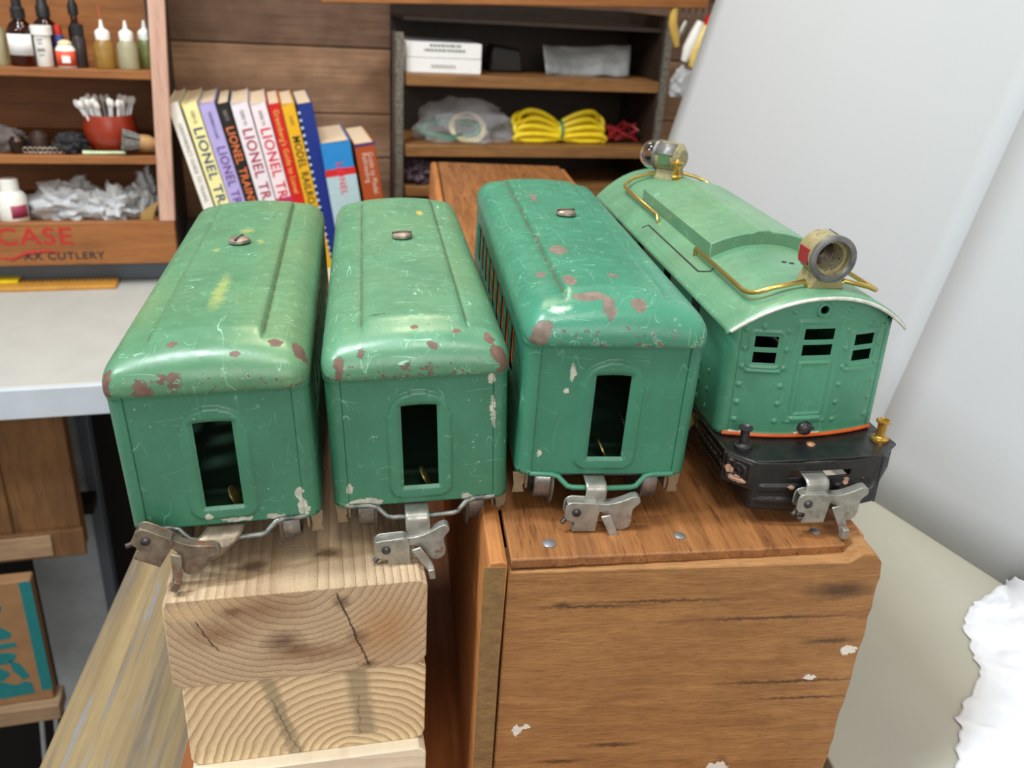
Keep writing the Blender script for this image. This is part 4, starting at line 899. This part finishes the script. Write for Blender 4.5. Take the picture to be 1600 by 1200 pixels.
def lfront(x, z):
    h = 0
    for rx_, rz_ in RIV:
        d2 = (x-rx_)**2+(z-rz_)**2
        if d2 < .04: h = max(h, .06*sqrt(max(0, 1-d2/.0085)))
    for x0, x1 in ((-2.14, -1.38), (1.38, 2.14)):
        d = rectd(x, z, x0, x1, 2.82, 3.80); h = max(h, .045*(1-sstep(abs(d-.16), .02, .07)))
        h = max(h, .07*(1-sstep(rectd(x, z, x0-.15, x1+.15, 2.52, 2.54), .0, .1)))
    d = rectd(x, z, -.74, .74, .62, 4.35); h = max(h, .05*(1-sstep(abs(d-.0), .02, .08)))
    d = rectd(x, z, -.52, .52, .9, 2.85); h = max(h, .035*(1-sstep(abs(d), .02, .07)))
    h = max(h, .09*(1-sstep(rectd(x, z, -.5, .5, .72, .74), .02, .14)))
    d = abs(sqrt(x*x+(z-4.78)**2)-.21); h = max(h, .07*(1-sstep(d, .02, .08)))
    h = max(h, .05*sstep(-z, -.2, 0))
    ztop = LH+LAR*(1-(x/hw)**2)-.04
    return (x, -BOW*(1-(x/hw)**2)-h, min(z, ztop))
def lkeep(x, z):
    if z > LH+LAR*(1-(x/hw)**2): return False
    if any(a_ < x < b_ and c_ < z < d_ for a_, b_, c_, d_ in WIN): return False
    return x*x+(z-4.78)**2 > .145**2
lf = MB(); lf.grid(xs, zz0, lfront, lkeep); fr = lf.build('front_panel', M['locobody'], loc, solid=.04, off=0, smooth=50); fr.parent = lbody
st = MB(); st.tube([(x, -BOW*(1-(x/hw)**2)-.03, .06) for x in lin_(-hw+.2, hw-.2, 30)], .075, 8)
st.build('orange_stripe', M['orange'], lbody)
rb = MB(); rb.grid(lin_(-hw, hw, 30), lin_(0, LH+LAR, 20), lambda x, z: (x, LL+BOW*(1-(x/hw)**2), min(z, LH+LAR*(1-(x/hw)**2)-.04)), lambda x, z: z < LH+LAR*(1-(x/hw)**2)); rb.build('rear_panel', M['locobody'], lbody, solid=.04)
sc = MB(); Ms = Matrix.Translation((0.05, -BOW-.03, .36)) @ Matrix.Rotation(R(90), 4, 'X'); sc.lathe([(.27, -.04), (.27, .05), (.22, .16), (.12, .22), (0, .24)], 20, Ms); sc.build('front_screw', M['darkscrew'], lbody)
MB().box(-.27, .27, -.03, .03, .17, .26, Ms @ Matrix.Rotation(R(20), 4, 'Z')).build('screw_slot', M['print'], bpy.data.objects['front_screw'])
# roof
ra = 3.25
def rz(x): return LH-.12+(LAR+.17)*(1-abs(x/ra)**2.15)
def rfn(x, t):
    y0 = -.38-BOW*(1-(x/ra)**2); y1 = LL+.35+BOW*(1-(x/ra)**2); y = y0+(y1-y0)*t
    dd = min(t, 1-t)*(y1-y0); drop = .10*(1-sstep(dd, 0, .14))
    return (x, y, rz(x)-drop-.0)
b = MB(); b.grid(lin_(-ra, ra, 60), [0, .002, .004, .007, .012]+lin_(.02, .98, 50)+[.988, .993, .996, 1], rfn)
lroof = b.build('roof', M['loco'], loc, solid=.07, smooth=60)
b = MB(); b.tube([(x, rfn(x, 0)[1]+.03, rfn(x, 0)[2]-.03) for x in lin_(-3.1, 3.2, 50)], .065, 8); b.build('bare_roof_edge', M['bare'], lroof)
# groove on the roof
b = MB(); b.tube([(-2.85, 11.5, rz(-2.85)+.0), (-2.62, 11.3, rz(-2.62)), (-2.62, 4.5, rz(-2.62)), (-2.5, 4.2, rz(-2.5)), (-2.35, 3.9, rz(-2.35)), (-2.1, 4.1, rz(-2.1))], .035, 6); b.build('roof_slot', M['print'], lroof)
b = MB(); b.lathe([(.001, 0), (.1, 0), (.1, .012), (0, .012)], 12, Matrix.Translation((-.1, 2.7, rz(0)+.0))); b.lathe([(.001, 0), (.1, 0), (.1, .012), (0, .012)], 12, Matrix.Translation((.12, 2.55, rz(0)))); b.build('roof_hole', M['print'], lroof)
# raised hood
hx = 2.05; y0, y1 = 5.0, 14.5
def hoodz(x): return rz(x*.92)+.48
b = MB(); xs_ = lin_(-hx, hx, 32)
b.grid(xs_, lin_(y0, y1, 10), lambda x, y: (x, y, hoodz(x)+(.07 if abs(x) < .36 else 0)))
b.grid(xs_, [0, 1], lambda x, t: (x, y0, rz(x)-.05 if t == 0 else hoodz(x)+(.07 if abs(x) < .36 else 0)))
b.grid(xs_, [0, 1], lambda x, t: (x, y1, rz(x)-.05 if t == 0 else hoodz(x)+(.07 if abs(x) < .36 else 0)))
for s_ in (-1, 1): b.grid([y0, y1], [0, 1], lambda y, t: (s_*hx, y, rz(hx)-.05 if t == 0 else hoodz(hx)))
b.build('roof_hood', M['loco'], lroof, bevel=.04, smooth=35)
# brass rails
def rail(pts, name='handrail'): return MB().tube(pts, .085, 12).build(name, M['railbrass'], loc, smooth=80)
def arc(p0, p1, p2, n=6): p0, p1, p2 = Vector(p0), Vector(p1), Vector(p2); return [((1-t)**2*p0+2*(1-t)*t*p1+t*t*p2) for t in lin_(0, 1, n)]
zr = .30
L1 = [(-2.3, 5.9, rz(-2.3)+.0), (-2.33, 5.8, rz(-2.3)+zr)]
pts = L1+arc((-2.36, .9, rz(-2.3)+zr), (-2.36, .12, rz(-2.3)+zr), (-1.7, .05, rz(-1.7)+zr))+[(-.6, .0, rz(-.6)+.22), (-.45, .05, rz(0)-.05)]
rail(pts)
pts = [(2.3, 3.6, rz(2.3)), (2.33, 3.5, rz(2.3)+zr)]+arc((2.36, .95, rz(2.3)+zr), (2.4, .15, rz(2.3)+zr), (1.8, .08, rz(1.8)+zr))+[(.8, .0, rz(.8)+.24), (.6, .05, rz(0)-.05)]
rail(pts)
yr = 17.5
pts = [(-2.3, 11.0, rz(-2.3)), (-2.33, 11.1, rz(-2.3)+zr)]+arc((-2.36, yr-1.1, rz(-2.3)+zr), (-2.4, yr-.3, rz(-2.3)+zr), (-1.7, yr, rz(-1.7)+zr))+[(-.6, yr, rz(-.6)+.26), (-.4, yr, rz(0)-.05)]
rail(pts)
pts = [(2.3, 12.0, rz(2.3)), (2.33, 12.1, rz(2.3)+zr)]+arc((2.36, yr-1.1, rz(2.3)+zr), (2.4, yr-.3, rz(2.3)+zr), (1.7, yr, rz(1.7)+zr))+[(.8, yr, rz(.8)+.28), (.5, yr, rz(0)-.05)]
rail(pts)
# headlight (empty threaded socket) at the front
def headlight(y, face, bulb):
    r_ = .66
    h = empty('headlight', (0.12, y, rz(0)), (0, 0, 0 if face < 0 else pi)); h.parent = loc; h.location = Vector((0.12, y, rz(0)))*S
    zc = 1.02
    T = Matrix.Translation((0, 0, zc)) @ Matrix.Rotation(R(90), 4, 'X')   # lathe +z -> -y
    s = MB(); n = 40
    def oct_(a): # flattened left and right facets
        k = 1.0; return k
    prof_o = [(0, -.75), (.45, -.75), (.62, -.6), (r_+.06, -.5), (r_+.08, .45), (r_+.10, .62)]
    prof_i = [(r_+.10, .66), (r_-.04, .66), (r_-.10, .50)]
    for i in range(6): prof_i += [(r_-.10, .42-i*.14), (r_-.19, .36-i*.14)]
    prof_i += [(r_-.2, -.5), (0, -.5)]
    s.lathe(prof_o+prof_i, n, T, cap=False)
    sh = s.build('lamp_shell', M['cream'], h, smooth=30)
    rg = MB(); rg.lathe([(r_+.105, .5), (r_+.13, .52), (r_+.13, .66), (r_+.09, .69), (r_-.05, .69), (r_-.09, .6)], n, T, cap=False); rg.build('rim_ring', M['pot_metal'], sh, smooth=40)
    it = MB(); it.lathe([(r_-.07, .58)]+sum([[(r_-.10, .42-i*.14), (r_-.16, .35-i*.14)] for i in range(6)], [])+[(.2, -.47), (0, -.47)], n, T, cap=False); it.build('socket_thread', M['thread'], sh, smooth=20)
    cap_ = MB(); cap_.grid(lin_(.35, 1.35, 10), [-.5, .5], lambda a, d: ((r_+.11)*sin(a), -d, zc+(r_+.11)*cos(a))); cap_.build('bare_top_facet', M['pot_metal'], sh, solid=.03)
    for s_ in (-1, 1):
        p = MB(); p.prism([(-.36, -.27), (.30, -.27), (.30, .27), (-.36, .27)], 0, .05, lambda a, c2, d: (s_*(r_+.085+d-.05*(c2/.27)**2), -a, zc+c2-.02)); p.build('side_lens', M['green_lens'] if bulb else M['red'], sh, bevel=.01)
    bs = MB(); bs.prism([(-.62, .0), (.62, .0), (.42, .5), (-.42, .5)], -.55, .55, lambda a, c2, d: (a*(.75 if abs(d) < 0 else 1), d, c2-.05)); bs.build('lamp_base', M['cream'], h, bevel=.05)
    if bulb:
        g = MB(); g.lathe([(0, 1.72), (.3, 1.66), (.55, 1.5), (.72, 1.2), (.74, .95), (.66, .7), (.5, .5), (.46, .3)], 32, T, cap=False); bl = g.build('bulb_glass', M['glass'], h, solid=.03, smooth=70)
        f_ = MB(); f_.lathe([(.2, .2), (.2, .75), (.1, .85), (0, .85)], 16, T); f_.build('bulb_stem', M['film2'], bl)
        f_ = MB(); f_.tube([(-.15, -.8, zc), (-.12, -1.1, zc+.1), (0, -1.15, zc+.15), (.12, -1.1, zc+.1), (.15, -.8, zc)], .015, 5); f_.build('filament', M['nickel'], bl)
    return h
headlight(.32, -1, False)
h2 = headlight(17.45, 1, True); h2.rotation_euler = (0, 0, pi+R(42))
ws = MB(); ws.lathe([(.2, -.05), (.22, .1), (.1, .18), (.24, .3), (.28, .36), (.17, .42), (.17, .85), (.3, .95), (.32, 1.02), (.12, 1.06), (.05, 1.2), (0, 1.2)], 20, Matrix.Translation((.0, 15.9, rz(0)))); ws.build('whistle', M['brass'], loc, smooth=40)

# black frame
fr = MB(); ch = [(-hw-.1, -.1), (-3.05, -1.2), (-2.45, -1.95), (-2.3, -2.1), (2.3, -2.1), (2.45, -1.95), (3.25, -1.3), (hw+.15, -.1), (hw+.1, LL+.1), (3.05, LL+1.2), (2.4, LL+2.0), (-2.4, LL+2.0), (-3.05, LL+1.2), (-hw-.1, LL+.1)]
fr.prism(ch, -.16, -.04, lambda a, c2, d: (a, c2, d)); frame = fr.build('frame_deck', M['black'], loc, bevel=.05)
# apron: front sheet with slot and ribs
ap = MB(); xs2 = sorted(set([-1.1, 1.1]+lin_(-2.3, 2.3, 60))); zs2 = sorted(set([-.62, -.38]+lin_(-1.95, -.06, 44)))
def apf(x, z):
    h = .07*(1-sstep(rectd(x, z, -2.0, -.55, -1.08, -.98), .02, .12)); h = max(h, .07*(1-sstep(rectd(x, z, -2.0, -.6, -1.6, -1.5), .02, .12)), .07*(1-sstep(rectd(x, z, .7, 2.0, -1.2, -1.0), .02, .12)))
    bulge = .18*(1-(x/2.3)**2)
    return (x, -2.1-bulge-h, z+(.12*(x/2.3)**2 if z < -1.5 else 0))
ap.grid(xs2, zs2, apf, lambda x, z: not (abs(x) < 1.1 and -.62 < z < -.38)); ap.build('apron', M['black'], frame, solid=.06, off=0, smooth=50)
for s_ in (-1, 1):
    # angled step plates with a pressed square and ring
    xa, ya, xb, yb_ = 2.28*s_, -2.12, 3.1*s_, -1.22
    Ls = sqrt((xb-xa)**2+(yb_-ya)**2); dx, dy = (xb-xa)/Ls, (yb_-ya)/Ls; nx, ny = -dy*s_*-1, dx*s_*-1
    nx, ny = (dy*s_, -abs(dx)) if True else (0, 0)
    def sp_(u, z, s_=s_, xa=xa, ya=ya, dx=dx, dy=dy):
        h = .05*(1-sstep(abs(rectd(u, z, .18, 1.02, -.92, -.18)), .02, .07)); d = abs(sqrt((u-.6)**2+(z+.56)**2)-.24); h = max(h, .05*(1-sstep(d, .02, .07)), .04*(1-sstep(sqrt((u-.6)**2+(z+.56)**2), .04, .12)))
        n_ = Vector((dy*s_, -dx*s_, 0)).normalized(); 
        if n_.y > 0: n_ = -n_
        return (xa+dx*u+n_.x*h, ya+dy*u+n_.y*h, z)
    q = MB(); q.grid(lin_(0, Ls, 34), lin_(-1.15, -.05, 34), sp_); q.build('step_plate', M['black'], frame, solid=.06, off=0, smooth=50)
    q = MB(); q.box(min(s_*2.3, s_*2.36), max(s_*2.3, s_*2.36), -2.1, .6, -1.9, -.9); q.build('apron_side', M['black'], frame)
    # side frames with louvres
    q = MB(); q.box(s_*3.0-.05, s_*3.0+.05, -1.2, LL+1.2, -1.25, -.1)
    for i in range(3): q.box(s_*3.02-.09, s_*3.02+.09, -1.0, 1.6, -.38-i*.3, -.28-i*.3)
    for yy in (3.5, 9.5, 15.5): q.box(s_*3.05-.1, s_*3.05+.1, yy-1.6, yy+1.6, -1.0, -.7)
    q.build('side_frame', M['black'], frame, bevel=.02)
for x, y, mt in ((-2.35, -1.05, 'pot_metal'), (2.75, -1.0, 'brass')):
    q = MB(); q.lathe([(.30, -.05), (.31, .06), (.2, .1), (.16, .14), (.155, .62), (.24, .68), (.25, .74), (.2, .76), (.12, .70), (0, .68)], 22, Matrix.Translation((x, y, 0))); q.build('stanchion', M[mt] if mt == 'brass' else M['darkscrew'], frame, smooth=40)
q = MB(); q.lathe([(.16, -.05), (.15, .0), (.08, .04), (0, .05)], 16, Matrix.Translation((.12, -1.1, 0))); q.build('copper_rivet', plain('copper', (196, 144, 112), .4, .7), frame)
for yy in (3.6, 6.9, 12.2, 15.4):
    for s_ in (-1, 1):
        q = MB(); flanged_wheel(q, s_*1.75, yy, -1.3, 1.03, s_); q.build('wheel', M['wheel'], frame, smooth=40)
    MB().tube([(-2.6, yy, -1.3), (2.6, yy, -1.3)], .12, 8).build('axle', M['darkscrew'], frame)
q = MB(); q.box(-1.3, 1.3, 2.4, 16.6, -1.6, -.2); q.build('motor_block', M['darkscrew'], frame)
q = MB(); q.lathe([(.05, -.45), (.3, -.45), (.36, -.35), (.36, .1), (.28, .2), (.12, .3), (0, .3)], 20, Matrix.Translation((-3.4, 2.2, -.75)) @ Matrix.Rotation(R(-90), 4, 'Y') @ Matrix.Rotation(R(20), 4, 'X')); bh = q.build('brush_holder', M['oldbrass'], frame)
q = MB(); q.tube([(-3.6, 2.1, -.9), (-3.75, 1.9, -1.35), (-3.55, 1.7, -1.8)], [.1, .11, .06], 8); q.tube([(-3.9, 2.4, -.8), (-3.95, 2.3, -1.4)], .06, 6); q.build('brass_clip', M['brass'], bh)
coupler(loc, M['nickel'], [(-.7, .1, -1.6, -.48, -.48), (-.7, .1, -2.5, -.48, -.48), (-.7, .1, -2.75, -.54, -.54), (-.7, .1, -2.80, -.72, -.72), (-.7, .1, -2.74, -1.1, -1.1)], (.16, -2.94, -.92), 2)

# ------------------------------------------------------------------ clutter under the bench (left)
A_ = tag(empty('storage_crate', W(-12, -19, -34.6), ROT9), 'old wooden crate with a worn bottom rail under the white bench', 'crate')
MB().box(-24, 3.4, 0, .6, 3.6, 15.6).build('front_board', M['oldcrate'], A_, bevel=.1)
MB().box(-24, 3.6, -.6, .0, 1.6, 4.4).build('bottom_rail', M['oldcrate'], A_, bevel=.15)
MB().box(-24, 1.0, -.9, -.6, 2.0, 4.2).build('rail_strip', M['slat'], A_, bevel=.1)
MB().box(-24, 3.3, .6, 2.2, 1.6, 15.4).build('crate_sides', M['oldcrate'], A_)
MB().box(-2.6, -2.0, -.35, 0, 4.4, 15.6).build('batten', M['oldcrate'], A_, bevel=.1)
MB().box(-24, -.4, -.3, 3, 15.6, 17.0).build('dark_lid', M['darkwood'], A_, bevel=.1)
B_ = tag(empty('cardboard_box', W(-12.6, -22.4, -46.73), ROT9), 'flat brown cardboard box with large teal print on the low shelf', 'box')
MB().box(-22, 0, 0, 1.4, 0, 13.6).build('carton', M['cardboard'], B_, bevel=.15)
MB().box(-.9, .03, -.04, 0, 1.2, 13.5).build('teal_edge', M['teal'], B_)
q = MB()
def shape(pts): q.prism(pts, -.03, 0, lambda a, c, d: (a, d, c))
def blob(cx, cz, rx_, rz_, k=0): shape([(cx+rx_*cos(t)*(1+.15*sin(3*t+k)), cz+rz_*sin(t)*(1+.12*cos(2*t+k))) for t in lin_(0, 2*pi, 20)[:-1]])
shape([(-5, 13.2), (-3.4, 13.2), (-2.6, 11.0), (-3.0, 10.2), (-4.2, 10.6), (-5, 11.4)]); shape([(-5.4, 9.9), (-4.4, 10.2), (-2.3, 8.2), (-2.5, 7.6), (-5.4, 7.4)]); shape([(-5.4, 7.0), (-2.2, 7.1), (-2.1, 6.6), (-5.4, 6.3)])
blob(-3.6, 5.4, 1.2, .75); shape([(-3.0, 5.2), (-2.2, 4.6), (-1.6, 3.0), (-2.2, 2.7), (-2.9, 4.0)]); blob(-4.2, 3.7, .9, .8, 2); shape([(-4.8, 3.0), (-3.6, 2.6), (-2.9, 2.2), (-2.2, 2.5), (-1.6, 2.3), (-1.5, 1.0), (-4.3, .8), (-5.1, 1.8)]); blob(-5.3, 2.4, .7, 1.2, 1)
q.build('teal_print', M['teal'], B_)
for i, (u, lab) in enumerate(((-15.2, 'grey metal rod leaning in the dark under the low shelf, left one'), (-13.9, 'grey metal rod leaning in the dark under the low shelf, right one'))):
    o = MB().tube([(0, 0, 0), (2.9, 3, 38)], .22, 8).build('metal_rod', M['galv']); place(o, W(u-3.2, -20.5, -89.9), ROT9); tag(o, lab, 'rod', 'rods under the low shelf')

# crumpled white sheet leaning at the lower right
EDGE = [(32.6, 35.0, -11.1), (30.8, 34.0, -11.1), (29.4, 33.2, -11.1), (28.3, 32.2, -11.1), (27.5, 30.4, -11.1), (27.0, 28.7, -11.1), (25.6, 27.2, -11.1), (24.2, 26.1, -11.1), (23.5, 24.7, -11.1), (22.2, 23.1, -11.1), (19.8, 20.9, -11.1), (17.6, 18.0, -11.1)]
def crump(a, c):
    # a across from the ragged left edge to the panel, c towards the front
    t = c*(len(EDGE)-1); k = min(int(t), len(EDGE)-2); p = Vector(EDGE[k]).lerp(Vector(EDGE[k+1]), t-k)
    q0 = Vector(EDGE[0]).lerp(Vector(EDGE[-1]), c); p = p.lerp(q0, min(1, a*4)*.8)
    y = p.y-1.5*a; px_ = 28.3+(45-y)*.378-1.1
    x = p.x+(px_-p.x)*a
    d = 1.0*abs(mnoise.noise(Vector((x*.3, y*.25, 2))))+.35*abs(mnoise.noise(Vector((x*.7, y*.6, 5))))+.14*abs(mnoise.noise(Vector((x*2.4, y*2.2, 8))))
    x += .3*mnoise.noise(Vector((c*30, 3, 1)))*(1-a); y += .3*mnoise.noise(Vector((c*34, 9, 1)))*(1-a)
    return (x, y, -11.34+d*sstep(a, 0, .25)+.12*sstep(a, 0, .05)+1.4*a*a)
o = MB().grid(lin_(0, 1, 70), lin_(0, 1, 90), crump).build('crumpled_sheet', M['crumple'], solid=.04, smooth=180)
tag(o, 'crumpled bright white sheet with a ragged edge on the beige counter', 'sheet')
